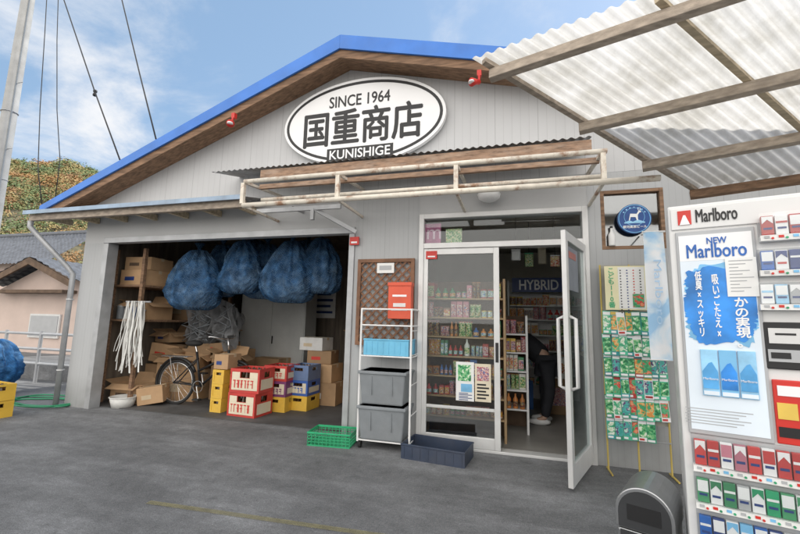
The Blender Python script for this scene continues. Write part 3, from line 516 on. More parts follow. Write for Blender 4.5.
def bay(rc, count, cols, h=.08):
    MB().box(rc[0], rc[1], -.006, -.001, rc[2], rc[3]).build('pack_shelf', m_vmg, ve)
    MB().box(rc[0], rc[1], -.045, -.0065, rc[2]-.014, rc[2]+.01).build('price_strip', m_strip, ve)
    step = PW+.0045; zt = rc[2]+.012
    for k in range(count):
        x = rc[0]+.008+k*step
        if x+PW > rc[1]: break
        c1 = cols[k % len(cols)]; c2 = cols[(k+1) % len(cols)]; pack(x, zt, h, c1, m_sign if c1 is not m_sign else (c2 if c2 is not m_sign else m_red))
        MB().box(x+.004, x+.02, -.048, -.0455, rc[2]-.004, rc[2]+.006).build('price_tag', (m_vmg, m_red, m_lblu)[k % 3], ve)
        MB().tube([(x+.029, -.0455, rc[2]-.005), (x+.029, -.05, rc[2]-.005)], .0045, 10).build('select_button', m_grn if k % 4 else m_red, ve)
    MB().box(rc[0], rc[1], -.052, -.0495, rc[2]+.013, rc[3]).build('display_glass', m_glass2, ve)
xr_ = SL+VW-.05
for yt, yb, cols in ((216, 240, [PAL['red'], m_sign, PAL['red'], m_sign]), (250, 274, [m_blu, m_sign, m_navy, m_lblu]), (283, 307, [m_sign, m_pale, m_vmg, PAL['red']])):
    q = vr(756, yt, 800, yb); bay((q[0], xr_, q[2], q[3]), 8, cols, (q[3]-q[2])*.78)
q = vr(761, 322, 812, 368); vbox(q, -.012, -.001, 'coin_panel', m_blk, bevel=.004); q2 = vr(767, 328, 800, 343); vbox(q2, -.016, -.0125, 'coin_slot_plate', m_alu); q3 = vr(774, 333, 795, 335); vbox(q3, -.0175, -.0162, 'coin_slot', m_blk); q2 = vr(767, 349, 800, 361); vbox(q2, -.016, -.0125, 'display_window', m_vmg); q3 = vr(770, 352, 790, 358); vbox(q3, -.0175, -.0162, 'number_display', m_blk)
q = vr(771, 379, 826, 442); vbox(q, -.012, -.001, 'card_panel', m_red, bevel=.004); q2 = vr(776, 385, 820, 395); vbox(q2, -.015, -.0125, 'instruction_label', m_sign); q2 = vr(776, 402, 797, 418); vbox(q2, -.015, -.0125, 'instruction_label', PAL['yellow']); q2 = vr(778, 426, 818, 436); vbox(q2, -.015, -.0125, 'card_slot', m_blk)
for yt, yb, cols in ((433, 464, [PAL['red'], PAL['red'], m_sign, PAL['pink'], PAL['red'], m_sign]), (471, 500, [PAL['green'], m_sign, PAL['green'], m_vmg, m_sign, m_grn]), (507, 536, [m_blu, m_navy, m_sign, m_lblu])):
    q = vr(692, yt, 800, yb); bay((SL+.03, xr_, q[2], q[3]), 20, cols, (q[3]-q[2])*.78)
MB().box(SL+.1, xr_-.1, -.02, -.001, .14, .24).build('delivery_tray', m_blk, ve)
# ------------------------------------------------------------------ litter bin
q = CAM+Vector((ray(649, 500).x, ray(649, 500).y, 0)).normalized()*2.5; q.z = 0
bn = thing('litter_bin', 'small grey metal litter bin with shiny curved top beside the vending machine', 'bin', q, rad(-24))
W2, D2 = .118, .15; m_bind = mat('bin_dark', (.045, .047, .05), .4, .2, .15, 5, dirt=.2); m_bins = mat('bin_steel', (.4, .41, .42), .3, .85, .1, 12, dirt=.2, dirtcol=(.2, .2, .2))
MB().box(-W2, W2, -D2, D2, .02, .33).build('bin_body', m_bins, bn, bevel=.012)
prof = [(-W2-.006, .335)]+[(-(W2+.006)*math.cos(a), .41+.125*math.sin(a)) for a in [i*math.pi/20 for i in range(21)]]+[(W2+.006, .335)]
MB().prism(prof, -D2-.006, D2+.006).build('bin_hood', m_bins, bn, bevel=.006)
k_ = .88; MB().prism([(x*k_, .335+(z-.335)*k_+.006) for x, z in prof], -D2-.0085, -D2-.0065).build('front_panel', m_bind, bn)
MB().box(-.07, .07, -D2-.011, -D2-.0088, .38, .45).build('mouth', m_blk, bn)
MB().box(-W2+.014, W2-.014, -D2-.004, -D2-.0005, .05, .325).build('front_panel', m_bind, bn)
for i in range(5): MB().box(-W2+.03, W2-.03, -D2-.0065, -D2-.0045, .07+i*.05, .088+i*.05).build('slot', m_blk, bn)
for i in range(4): MB().box(-W2-.004, -W2-.0005, -D2+.03, D2-.03, .08+i*.055, .1+i*.055).build('slot', m_blk, bn)
MB().box(-W2-.004, W2+.004, -D2-.004, D2+.004, 0, .03).build('bin_base', m_blk, bn)
# ------------------------------------------------------------------ seed rack and packets at right wall
RY = -.16
q = fr(605, 264, 667, 470, RY); rk0, rk1 = q[0], q[1]; zt_ = q[3]
sr = thing('seed_rack', 'tall wire display rack holding rows of seed packets by the right wall', 'rack', ((rk0+rk1)/2, RY, 0))
b = MB()
for x in (rk0, (rk0+rk1)/2, rk1): b.tube([(x, RY+.04, 0), (x, RY+.04, zt_)], .008, 8)
for x in (rk0, rk1): b.tube([(x, RY-.12, .01), (x, RY+.1, .01)], .008, 8)
part(b, 'wire_frame', mat('yellow_wire', (.6, .45, .12), .5), sr)
part(MB().box(rk0, rk1, RY+.055, RY+.06, .42, zt_), 'back_board', mat('rack_board', (.4, .39, .34), .7), sr)
rows = [(311, 335), (333, 356), (354, 377), (375, 398), (396, 419), (417, 440)]
for i, (yt, yb) in enumerate(rows):
    z = fr(605, yt, 640, yb, RY)[2]; part(MB().tube([(rk0, RY+.02, z), (rk1, RY+.02, z)], .006, 6), 'wire_rail', m_steel, sr)
pq = fr(605, 266, 646, 310, RY-.01); part(MB().box(pq[0], pq[1], RY-.01, RY-.004, pq[2], pq[3]), 'header_card', m_lemon, sr)
text(vert('こども110番'), m_grn, sr, pq[0]+.055, RY-.0115, (pq[2]+pq[3])/2, w=.055, h=(pq[3]-pq[2])*.9, world=True, ls=.92, fat=.001)
part(MB().box(pq[0]+.115, pq[1]-.01, RY-.0125, RY-.0105, pq[2]+.012, pq[3]-.012), 'white_sheet', m_paper, sr)
part(MB().box(pq[0]+.23, pq[1]-.02, RY-.0145, RY-.0128, pq[2]+.025, pq[2]+.15), 'picture', PIC[1], sr)
for c_ in range(1, 5):
    xx = pq[0]+.075+c_*.055
    for k in range(16 if c_ < 3 else 9):
        z = pq[3]-.035-k*.0265; part(MB().box(xx, xx+.014*R.uniform(.7, 1), RY-.0145, RY-.0128, z-.012, z-.002), 'printed_mark', (m_grn, m_blk, m_navy, m_red, m_blk)[c_], sr)
num = ['one', 'two', 'three', 'four', 'five', 'six']; m_teal = mat('teal_packet', (.04, .33, .35), .4, 0, .2, 30, rnd=.3)
for i, (yt, yb) in enumerate(rows):
    qq = fr(605, yt, 640, yb, RY); z0, z1 = qq[2]+.004, qq[3]; stp = .063
    for k in range(9):
        x = rk0-.005+k*stp
        if x+.068 > rk1+.03 or (i == 5 and k > 5): break
        kind = [['green', 'teal', 'white', 'green', 'green', 'teal'], ['green', 'teal', 'green', 'teal', 'white', 'green'], ['teal', 'green', 'green', 'green', 'red', 'green'], ['green', 'green', 'teal', 'red', 'green', 'white'], ['green', 'white', 'green', 'teal', 'green', 'green'], ['teal', 'green', 'green', 'green', 'white', 'green']][i][k % 6]
        lab = '%s seed packet in row %s of the wire display rack' % ({'teal': 'blue green'}.get(kind, kind), num[i])
        t = thing('seed_packet', lab, 'seed packet', (x+.037, RY-.007*(k % 3)-.012*(5-i)*0, z0+R.uniform(-.006, .004)), R.uniform(-.08, .08), lab.replace('packet', 'packets'))
        h = (z1-z0)*R.uniform(.95, 1.04); t.rotation_euler.x = rad(-7); t.rotation_euler.y = R.uniform(-.05, .05)
        MB().box(-.0355, .0355, -.003, .003, 0, h).build('packet', {'green': m_mint, 'teal': m_teal, 'red': PAL['red'], 'white': m_sign}[kind], t); MB().box(-.032, .032, -.0047, -.0034, h*.82, h*.96).build('title_strip', m_sign if R.random() < .75 else R.choice([PAL['red'], PAL['yellow'], m_teal]), t)
        MB().box(-.031, .031, -.0047, -.0034, h*.18, h*.78).build('picture', PIC[R.choice([0, 0, 0, 3, 1, 2, 4])] if kind != 'red' else PIC[R.choice([1, 2])], t); MB().box(-.03, R.uniform(0, .03), -.0047, -.0034, h*.04, h*.13).build('price_strip', m_sign if kind != 'white' else PAL['red'], t)
# banner between rack and machine
q = fr(647, 232, 668, 360, -.35)
bnr = thing('vertical_banner', 'narrow pale blue and white vertical banner behind the vending machine edge', 'banner', ((q[0]+q[1])/2, -.35, q[2]))
part(MB().grid(lambda i, j: Vector((q[0]+(q[1]-q[0])*i, -.35+.02*math.sin(i*4+j*3), q[2]+(q[3]-q[2])*j)), 8, 14), 'cloth', printmat('banner_print', [(.86, .87, .88), (.83, .86, .89), (.66, .79, .89), (.36, .6, .84)], 3.2, .6, True), bnr, smooth=True)
wb = q[1]-q[0]
text('Marlboro', m_faint, bnr, 0, 0, 0, w=(q[3]-q[2])*.5, h=wb*.36, M=Matrix.Translation((q[0]+wb*.5-(q[0]+q[1])/2, -.05, (q[3]-q[2])*.52)) @ Matrix.Rotation(math.pi/2, 4, 'Y'))
part(MB().tube([(q[0]-.01, -.35, q[3]+.004), (q[1]+.01, -.35, q[3]+.004)], .008, 8), 'top_rod', m_wht, bnr); part(MB().tube([((q[0]+q[1])/2, -.35, q[3]+.004), ((q[0]+q[1])/2, .0, q[3]+.05)], .007, 8), 'wall_arm', m_wht, bnr); part(MB().tube([(q[0]-.005, -.35, q[2]), (q[1]+.005, -.35, q[2])], .006, 8), 'bottom_rod', m_wht, bnr)
# round blue sign in the window
q = pix(634, 219, -.03); rr = abs(pix(651, 219, -.03).x-pix(617, 219, -.03).x)/2
rs = thing('round_sign', 'round dark blue sign with a white deer on the right window', 'sign', (q.x, -.03, q.z))
b = MB(); b.lathe([(rr, -.012), (rr, .012)], (0, 0, 0), 40); bmesh.ops.transform(b.bm, matrix=Matrix.Rotation(math.pi/2, 4, 'X'), verts=b.bm.verts); b.build('disc', m_dblu, rs)
for k, s in ((.93, .004), (.6, .0025)): MB().ring((0, -.013, 0.0 if k > .8 else .02), (0, 1, 0), rr*k, s, 40, 6).build('rim', m_lblu, rs)
dz = .03
MB().prism([(-.05, -.045+dz), (-.04, -.045+dz), (-.033, -.012+dz), (.01, -.014+dz), (.021, -.047+dz), (.031, -.047+dz), (.031, .006+dz), (.046, .03+dz), (.063, .034+dz), (.057, .047+dz), (.038, .047+dz), (.021, .018+dz), (-.035, .022+dz)], -.016, -.0135).build('deer_silhouette', m_sign, rs)
for pts in ([(.044, -.015, .043+dz), (.034, -.015, .064+dz), (.039, -.015, .08+dz)], [(.048, -.015, .043+dz), (.057, -.015, .068+dz), (.05, -.015, .082+dz)]): MB().tube(pts, .003, 6).build('antler', m_sign, rs)
MB().prism([(-rr*.62, -.035), (-rr*.3, -.015), (-rr*.1, -.03), (rr*.2, -.01), (rr*.62, -.035), (rr*.6, -.045), (-rr*.6, -.045)], -.0145, -.0125).build('mountain_print', m_pale, rs)
for k in range(7): a = rad(35+k*18); MB().box(rr*.77*math.cos(a)-.006, rr*.77*math.cos(a)+.006, -.0145, -.0125, rr*.77*math.sin(a)-.006, rr*.77*math.sin(a)+.006).build('star_mark', m_pale, rs)
text('銀河高原ビール', m_sign, rs, 0, -.0135, -.08, w=rr*1.4, fat=.0006)
bt = thing('white_bottle', 'small white bottle standing inside the right window sill', 'bottle', (wx0+.09, .0, wz0+.036))
MB().lathe([(.03, 0), (.032, .01), (.032, .11), (.012, .15), (.012, .18)], n=16).build('bottle_body', m_wht, bt, smooth=True); MB().lathe([(.014, .181), (.014, .2)], n=12).build('cap', m_blk, bt)
# ------------------------------------------------------------------ lattice, post box, small signs on the centre wall
q = fr(357, 259, 414, 346, -.03)
la = thing('lattice_panel', 'brown wooden lattice panel on the wall between garage and doors', 'lattice', ((q[0]+q[1])/2, -.03, q[2]))
b = MB(); x0_, x1_, z0_, z1_ = q; fwid = .04
b.box(x0_, x1_, -.05, -.015, z1_-fwid, z1_); b.box(x0_, x1_, -.05, -.015, z0_, z0_+fwid); b.box(x0_, x0_+fwid, -.049, -.016, z0_+fwid, z1_-fwid); b.box(x1_-fwid, x1_, -.049, -.016, z0_+fwid, z1_-fwid); part(b, 'panel_frame', m_lat, la)
for sg_ in (1, -1):
    b = MB(); y_ = -.036 if sg_ > 0 else -.027; Wd, Hd = x1_-x0_-.04, z1_-z0_-.04; cx_, cz_ = (x0_+x1_)/2, (z0_+z1_)/2
    k = -(Wd+Hd)/2
    while k < (Wd+Hd)/2:
        lo = max(-Wd/2, -Hd/2-k if sg_ > 0 else k-Hd/2); hi = min(Wd/2, Hd/2-k if sg_ > 0 else k+Hd/2)
        if hi-lo > .03:
            f = (lambda x: x+k) if sg_ > 0 else (lambda x: k-x)
            b.bar((cx_+lo, y_, cz_+f(lo)), (cx_+hi, y_, cz_+f(hi)), .022, .008, (0, 1, 0))
        k += .1
    part(b, 'slats', m_lat, la)
q = fr(377, 263, 394, 273, -.06); sq = thing('small_notice', 'small white notice pinned to the top of the lattice', 'notice', ((q[0]+q[1])/2, -.058, q[2]))
part(MB().box(q[0], q[1], -.06, -.052, q[2], q[3]), 'card', m_paper, sq); part(MB().box(q[0]+.03, q[1]-.03, -.0625, -.0605, q[2]+.035, q[3]-.03), 'printed_mark', m_vmg, sq)
q = fr(388, 283, 411, 319, -.16); pb_ = thing('post_box', 'orange red metal box hung on the lattice panel', 'box', ((q[0]+q[1])/2, -.1, q[2]))
part(MB().box(q[0], q[1], -.16, -.052, q[2], q[3]), 'box_body', m_org, pb_, bevel=.006); part(MB().box(q[0]-.006, q[1]+.006, -.17, -.05, q[3]-.03, q[3]+.008), 'lid', m_org, pb_, bevel=.003); part(MB().box(q[0]+.05, q[1]-.05, -.164, -.161, q[2]+.24, q[2]+.262), 'printed_mark', m_sign, pb_); part(MB().box(q[0]+.04, q[1]-.04, -.164, -.161, q[2]+.09, q[2]+.1), 'printed_mark', m_sign, pb_); part(MB().box(q[0]+.06, q[1]-.06, -.164, -.161, q[2]+.13, q[2]+.17), 'keyhole_plate', m_alu, pb_)
q = fr(350, 237, 359, 245, -.03); rsn = thing('small_red_sign', 'tiny red square plate above the garage edge of the wall', 'sign', ((q[0]+q[1])/2, -.03, q[2]))
part(MB().box(q[0], q[1], -.04, -.021, q[2], q[3]), 'plate', m_red, rsn); part(MB().box(q[0]+.02, q[1]-.02, -.043, -.0405, q[2]+.02, q[2]+.04), 'white_stripe', m_sign, rsn)
# ------------------------------------------------------------------ wire cart with tubs
P0 = pixz(357, 448, 0); P1 = pixz(409, 454, 0); CW = (P1-P0).length; CD = .42; ang = math.atan2(P1.y-P0.y, P1.x-P0.x)*.4; CH = 1.42
ct = thing('wire_cart', 'white wire roll cart standing beside the glass doors', 'cart', (P0.x, P0.y, 0), ang)
for x in (0, CW):
    b = MB()
    for y in (0, CD): b.tube([(x, y, .07), (x, y, CH)], .011, 8)
    b.tube([(x, 0, CH), (x, CD, CH)], .011, 8)
    for z in (.35, .65, .95, 1.2): b.tube([(x, 0, z), (x, CD, z)], .005, 6)
    b.build('side_frame', m_wht, ct)
b = MB()
for z in (.35, .65, .95, 1.2, CH): b.tube([(0, CD, z), (CW, CD, z)], .006, 6)
b.tube([(0, 0, CH), (CW, 0, CH)], .009, 8)
b.build('rear_frame', m_wht, ct)
for zs in (.085, .93, 1.25):
    b = MB(); b.tube([(0, 0, zs), (CW, 0, zs), (CW, CD, zs), (0, CD, zs)], .008, 6, True)
    for i in range(1, 10): b.tube([(i*CW/10, 0, zs), (i*CW/10, CD, zs)], .003, 5)
    b.build('wire_shelf', m_wht, ct)
for x in (.02, CW-.02):
    for y in (.03, CD-.03): MB().tube([(x-.012, y, .035), (x+.012, y, .035)], .035, 14).build('caster', m_rub, ct)
Mc = wm(ct)
def tub(z, label):
    t = thing('plastic_tub', label, 'tub', Mc @ Vector((CW/2-.02, CD/2-.06, z)), ang, None)
    a, c_, h = .25, .185, .335; k = .88; b = MB()
    def rect(s, z): return [Vector((-a*s, -c_*s, z)), Vector((a*s, -c_*s, z)), Vector((a*s, c_*s, z)), Vector((-a*s, c_*s, z))]
    b.hexa(rect(k, 0)+rect(1, h)); b.build('tub_body', m_gryp, t, bevel=.015)
    MB().box(-a-.012, a+.012, -c_-.012, c_+.012, h-.03, h+.0).build('rim', m_gryp, t, bevel=.006)
    for s in (-1, 1): MB().box(s*.11-.004, s*.11+.004, -c_*.99-.004, -c_*.93, .1, h-.05).build('rib', m_gryp, t)
    return t
tub(.094, 'grey plastic tub, lower of two in the wire cart'); tub(.445, 'grey plastic tub, upper of two in the wire cart')
def basket(name, label, cat, loc, rz, w, d, h, m, mesh=True, t=.008):
    o = thing(name, label, cat, loc, rz); b = MB(); b.box(-w/2, w/2, -d/2, d/2, 0, t)
    if mesh:
        for z in [t+(h-t)*i/4 for i in range(5)]:
            zz_ = min(z, h-.014); th = .014 if z > h*.9 else .006
            b.box(-w/2, w/2, -d/2, -d/2+t, zz_, zz_+th); b.box(-w/2, w/2, d/2-t, d/2, zz_, zz_+th); b.box(-w/2, -w/2+t, -d/2+t, d/2-t, zz_, zz_+th); b.box(w/2-t, w/2, -d/2+t, d/2-t, zz_, zz_+th)
        nx = max(6, int(w/.04))
        for i in range(nx+1):
            x = -w/2+(w-.006)*i/nx
            for y in (-d/2+.001, d/2-.006): b.box(x, x+.006, y, y+.005, t, h-.002)
        ny = max(5, int(d/.04))
        for i in range(ny+1):
            y = -d/2+(d-.006)*i/ny
            for x in (-w/2+.001, w/2-.006): b.box(x, x+.005, y, y+.006, t, h-.002)
    else:
        b.box(-w/2, w/2, -d/2, -d/2+t, t, h); b.box(-w/2, w/2, d/2-t, d/2, t, h); b.box(-w/2, -w/2+t, -d/2+t, d/2-t, t, h); b.box(w/2-t, w/2, -d/2+t, d/2-t, t, h)
        for i in range(8): x = -w/2+.03+i*(w-.06)/7; b.box(x-.005, x+.005, -d/2-.004, -d/2, .02, h-.02)
    b.build('basket_body', m, o); b = MB(); r = h
    b.tube([(-w/2, -d/2, r), (w/2, -d/2, r), (w/2, d/2, r), (-w/2, d/2, r)], .009, 6, True); b.build('rim', m, o); return o
basket('blue_basket', 'light blue plastic basket on the middle shelf of the wire cart', 'basket', Mc @ Vector((CW/2, CD/2-.02, .94)), ang, CW-.06, .36, .16, m_cyan, False)
p = pixz(327, 447, 0); basket('green_basket', 'low green mesh basket on the ground left of the wire cart', 'basket', (p.x, p.y+.14, 0), .1, .46, .3, .13, m_grn)
p = pixz(430, 463, 0); basket('navy_tray', 'dark navy plastic tray on the ground before the sliding door', 'tray', (p.x+.04, p.y+.17, 0), -.12, .62, .36, .13, m_tray, False)
# ------------------------------------------------------------------ crates
mat_bottle = mat('brown_bottle_glass', (.06, .03, .012), .15, 0, .2)
def crate(label, loc, rz, m, m2, w=.44, d=.36, h=.31, group=None):
    t = thing('bottle_crate', label, 'crate', loc, rz, group); b = MB(); k = .014
    b.box(-w/2, w/2, -d/2, d/2, 0, .015); hw_ = min(.07, w*.22)
    for (ax, sgn) in (('y', -1), ('y', 1), ('x', -1), ('x', 1)):
        L_ = w if ax == 'y' else d; o_ = d/2 if ax == 'y' else w/2
        def bx(a0, a1, z0, z1):
            p0, p1 = (o_-k)*sgn, o_*sgn
            if ax == 'y': b.box(a0, a1, p0, p1, z0, z1)
            else: b.box(p0, p1, a0+(k if a0 < -L_/2+.001 else 0), a1-(k if a1 > L_/2-.001 else 0), z0, z1)
        bx(-L_/2, L_/2, .015, h*.62); bx(-L_/2, -hw_, h*.62, h*.86); bx(hw_, L_/2, h*.62, h*.86); bx(-L_/2, L_/2, h*.86, h)
    for x in (-w/2, w/2-.025): b.box(x+.0, x+.025, -d/2-.006, -d/2, 0, h)
    b.box(-w/2+.025, w/2-.025, -d/2-.006, -d/2, .0, .03); b.box(-w/2+.025, w/2-.025, -d/2-.006, -d/2, h-.035, h)
    b.build('crate_body', m, t)
    if m2:
        p = MB(); p.box(-w/2+.027, w/2-.027, -d/2-.005, -d/2-.001, .035, h*.61); p.box(-w/2+.027, -.075, -d/2-.005, -d/2-.001, h*.612, h*.86); p.box(.075, w/2-.027, -d/2-.005, -d/2-.001, h*.612, h*.86); p.build('printed_panel', m2, t)
        pr = MB(); rg = random.Random(int(abs(loc[2])*100)+3); x = -w/2+.05
        while x < w/2-.09:
            cw = rg.uniform(.03, .045); z1 = h*.53; z0 = h*.2
            pr.box(x, x+cw, -d/2-.0075, -d/2-.0052, z1-.014, z1); pr.box(x+cw*rg.uniform(.1, .7), x+cw*rg.uniform(.1, .7)+.011, -d/2-.0075, -d/2-.0052, z0, z1-.0141)
            if rg.random() < .6: pr.box(x, x+cw*.9, -d/2-.0078, -d/2-.0052, (z0+z1)/2-.006, (z0+z1)/2+.006)
            x += cw+.016
        pr.build('printed_mark', m, t)
        for s in (-1, 1): q_ = MB(); q_.box(s*(w/2+.001), s*(w/2+.004), -d/2+.04, d/2-.04, .04, h*.56); q_.build('side_panel', m2, t)
    b = MB()
    for i in range(5):
        for j in range(4): b.tube([(-w/2+.05+i*(w-.1)/4, -d/2+.05+j*(d-.1)/3, .02), (-w/2+.05+i*(w-.1)/4, -d/2+.05+j*(d-.1)/3, h*.62), (-w/2+.05+i*(w-.1)/4, -d/2+.05+j*(d-.1)/3, h-.012)], [.03, .03, .012], 6)
    b.build('bottles', mat_bottle, t)['kind'] = 'stuff'
    return t
p = pixz(240, 418, 0); cxx = p.x+.0; cyy = p.y+.2
crate('red crate with cream panel, lower of the stack at the garage mouth', (cxx, cyy, 0), -.06, m_crr, m_cream); crate('red crate with cream panel, upper of the stack at the garage mouth', (cxx+.01, cyy, .312), .03, m_crr, m_cream)
p = pixz(212, 414, 0); ycx, ycy = p.x-.0, p.y+.22
for k, nm in enumerate(('lowest', 'middle', 'topmost')): crate('yellow crate, %s of three between bicycle and red crates' % nm, (ycx, ycy, k*.192), .02*(k-1), m_yel, None, .18, .32, .19)
p = pixz(271, 413, 0)
for k, (nm, mm) in enumerate((('yellow', m_yel), ('purple', mat('crate_purple', (.2, .05, .16), .45, dirt=.2)), ('red', m_crr))): crate('%s crate in the mixed stack right behind the red and cream crates' % nm, (p.x, p.y+.22, k*.212), .02, mm, m_cream if k else None, .36, .36, .21)
p = pixz(291, 411, 0)
for k, (nm, mm) in enumerate((('orange yellow', m_yel), ('deep blue', m_crb), ('blue grey', mat('crate_blue_grey', (.13, .2, .36), .45, dirt=.2)))): crate('%s crate in the narrow stack beside the cardboard boxes' % nm, (p.x+.08, p.y+.2, k*.212), -.03, mm, m_cream if k == 1 else None, .32, .36, .21)
p = pixz(17, 425, 0)
for k, nm in enumerate(('lower', 'upper')): crate('yellow crate, %s of the two at the far left edge' % nm, (p.x-.74, p.y+.1, k*.205), -.1, m_yel, None, .44, .34, .2)
# ------------------------------------------------------------------ cardboard boxes in the garage
def carton(label, x, y, z, w, d, h, rz=0, opened=False, m=None, tilt=0):
    m = m or m_card; t = thing('cardboard_box', label, 'box', (x, y, z), rz); b = MB(); k = .006; t.rotation_euler.y = tilt
    if not opened:
        b.box(-w/2, w/2, -d/2, d/2, 0, h); b.build('box_body', m, t, bevel=.006); MB().box(-w/2-.002, w/2+.002, -.03, .03, h*.8, h+.002).build('tape', m_tape, t)
    else:
        b.box(-w/2, w/2, -d/2, d/2, 0, k); b.box(-w/2, w/2, -d/2, -d/2+k, k, h); b.box(-w/2, w/2, d/2-k, d/2, k, h); b.box(-w/2, -w/2+k, -d/2+k, d/2-k, k, h); b.box(w/2-k, w/2, -d/2+k, d/2-k, k, h); b.build('box_body', m, t)
        q = h
        for a_, c_, ww in (((-w/2, 0, q), (-w/2-.13, 0, q+.05), d*.95), ((w/2, 0, q), (w/2+.12, 0, q-.06), d*.95), ((0, -d/2, q), (0, -d/2-.12, q-.06), w*.95), ((0, d/2, q), (0, d/2+.06, q+.12), w*.95)): MB().bar(a_, c_, ww, .005).build('flap', m, t)
    MB().box(-w*.32, w*.05, -d/2-.002, -d/2+.003, h*.3, h*.55).build('label_print', [m_wdark, m_paper, m_red, m_navy, m_tape][int(abs(x*37+z*11)) % 5], t); return t
XI = XW+.16
carton('open cardboard box on the floor at the left garage wall', XI+.42, .62, 0, .5, .42, .28, .1, True)
carton('tall cardboard box against the left garage wall, bottom of the pile', XI+.34, 1.3, 0, .55, .5, .5, -.05)
carton('cardboard box tilted on the tall box at the left wall', XI+.36, 1.25, .53, .48, .42, .3, .2, tilt=.12)
carton('flat cardboard box topmost of the pile at the left wall', XI+.35, 1.28, .86, .42, .36, .16, -.25, True)
carton('cardboard box behind the bicycle, lower one', XI+.98, 1.05, 0, .5, .42, .46, .08)
carton('open cardboard box lying above the bicycle wheel', XI+1.0, 1.02, .46, .42, .36, .24, .3, True, tilt=.1)
carton('big cardboard box deep in the garage by the left wall', XI+.5, 2.2, 0, .7, .6, .7)
carton('medium cardboard box stacked deep in the garage by the left wall', XI+.5, 2.15, .7, .55, .5, .4, .12, True)
carton('cardboard box lower on the garage rear floor', XI+1.5, 2.6, 0, .6, .5, .55, -.1)
carton('small cardboard box leaning before the open box at left', XI+.85, .55, .03, .34, .3, .24, .5, tilt=-.15)
carton('narrow cardboard box standing behind the bicycle saddle', XI+1.55, 1.25, 0, .4, .36, .55, -.2)
carton('squashed cardboard box on the narrow box behind the bicycle', XI+1.55, 1.25, .57, .42, .36, .14, .3, True, tilt=.1)
carton('long flat cardboard box lying over the boxes behind the bicycle', XI+1.1, 1.5, .72, .6, .4, .14, .15, False, tilt=-.08)
carton('cardboard box wedged left of the bicycle wheel', XI+.66, 1.0, 0, .36, .34, .4, -.15)
carton('cardboard box on top of the wedged box by the wheel', XI+.68, 1.0, .4, .32, .3, .24, .2, True)
carton('cardboard box right behind the yellow crates', XI+2.1, 1.15, 0, .44, .4, .42, .1)
carton('small cardboard box sitting on top of the yellow crate stack', ycx+.01, ycy, .58, .22, .3, .2, .06)
p = pixz(314, 406, 0)
carton('wide brown cardboard box on the floor beside the crates', p.x+.05, p.y+.25, 0, .52, .42, .34, .05)
carton('brown cardboard box second up beside the crates', p.x+.02, p.y+.25, .34, .46, .38, .27, -.05)
carton('small brown cardboard box third up beside the crates', p.x-.02, p.y+.27, .61, .4, .34, .2, .08)
carton('white cardboard box topmost beside the crates', p.x-.14, p.y+.25, .81, .42, .32, .2, -.1, m=mat('white_carton', (.68, .68, .66), .7, dirt=.2))
carton('cardboard box on the floor near the right garage wall', p.x+.6, p.y+.6, 0, .5, .45, .45)
carton('cardboard box stacked near the right garage wall', p.x+.58, p.y+.6, .45, .45, .4, .35, .1)
carton('open cardboard box high on the right garage stack', p.x+.56, p.y+.62, .8, .4, .36, .28, -.1, True)
rk = thing('timber_rack', 'rough timber storage rack along the left garage wall', 'rack', (XI+.3, 1.3, 0))
for x, y in ((XI+.06, .35), (XI+.62, .35), (XI+.06, 2.3), (XI+.62, 2.3)): part(MB().box(x-.025, x+.025, y-.025, y+.025, 0, 2.3), 'post', m_wood, rk)
part(MB().box(XI+.02, XI+.66, .32, 2.34, 1.72, 1.75), 'shelf', m_wood, rk); part(MB().box(XI+.02, XI+.66, .32, 2.34, 1.2, 1.23), 'shelf', m_wood, rk)
carton('brown cardboard box lower on the high rack shelf', XI+.36, .65, 1.75, .5, .5, .24); carton('brown cardboard box upper on the high rack shelf', XI+.38, .65, 1.99, .46, .46, .2, .1)
carton('long cardboard box further back on the high rack shelf', XI+.36, 1.4, 1.75, .5, .7, .4, 0); carton('cardboard box on the middle rack shelf', XI+.36, 1.6, 1.23, .5, .5, .36, .05)
carton('open cardboard box at the front of the middle rack shelf', XI+.34, .75, 1.23, .46, .5, .26, .0, True)
for k, (mm, nm, x, y, h) in enumerate(((m_gryp, 'grey', .18, .42, .2), (PAL['white'], 'white', .3, .44, .16), (PAL['blue'], 'blue', .44, .42, .22), (PAL['brown'], 'brown', .55, .45, .14))):
    t = thing('storage_tin', '%s tin at the very front of the middle rack shelf' % nm, 'tin', (XI+x, y, 1.231)); MB().lathe([(.05, 0), (.055, .005), (.055, h)], n=18).build('tin_body', mm, t); MB().lathe([(.057, h*.93), (.057, h+.01), (.02, h+.014)], n=18).build('lid', m_steel, t)
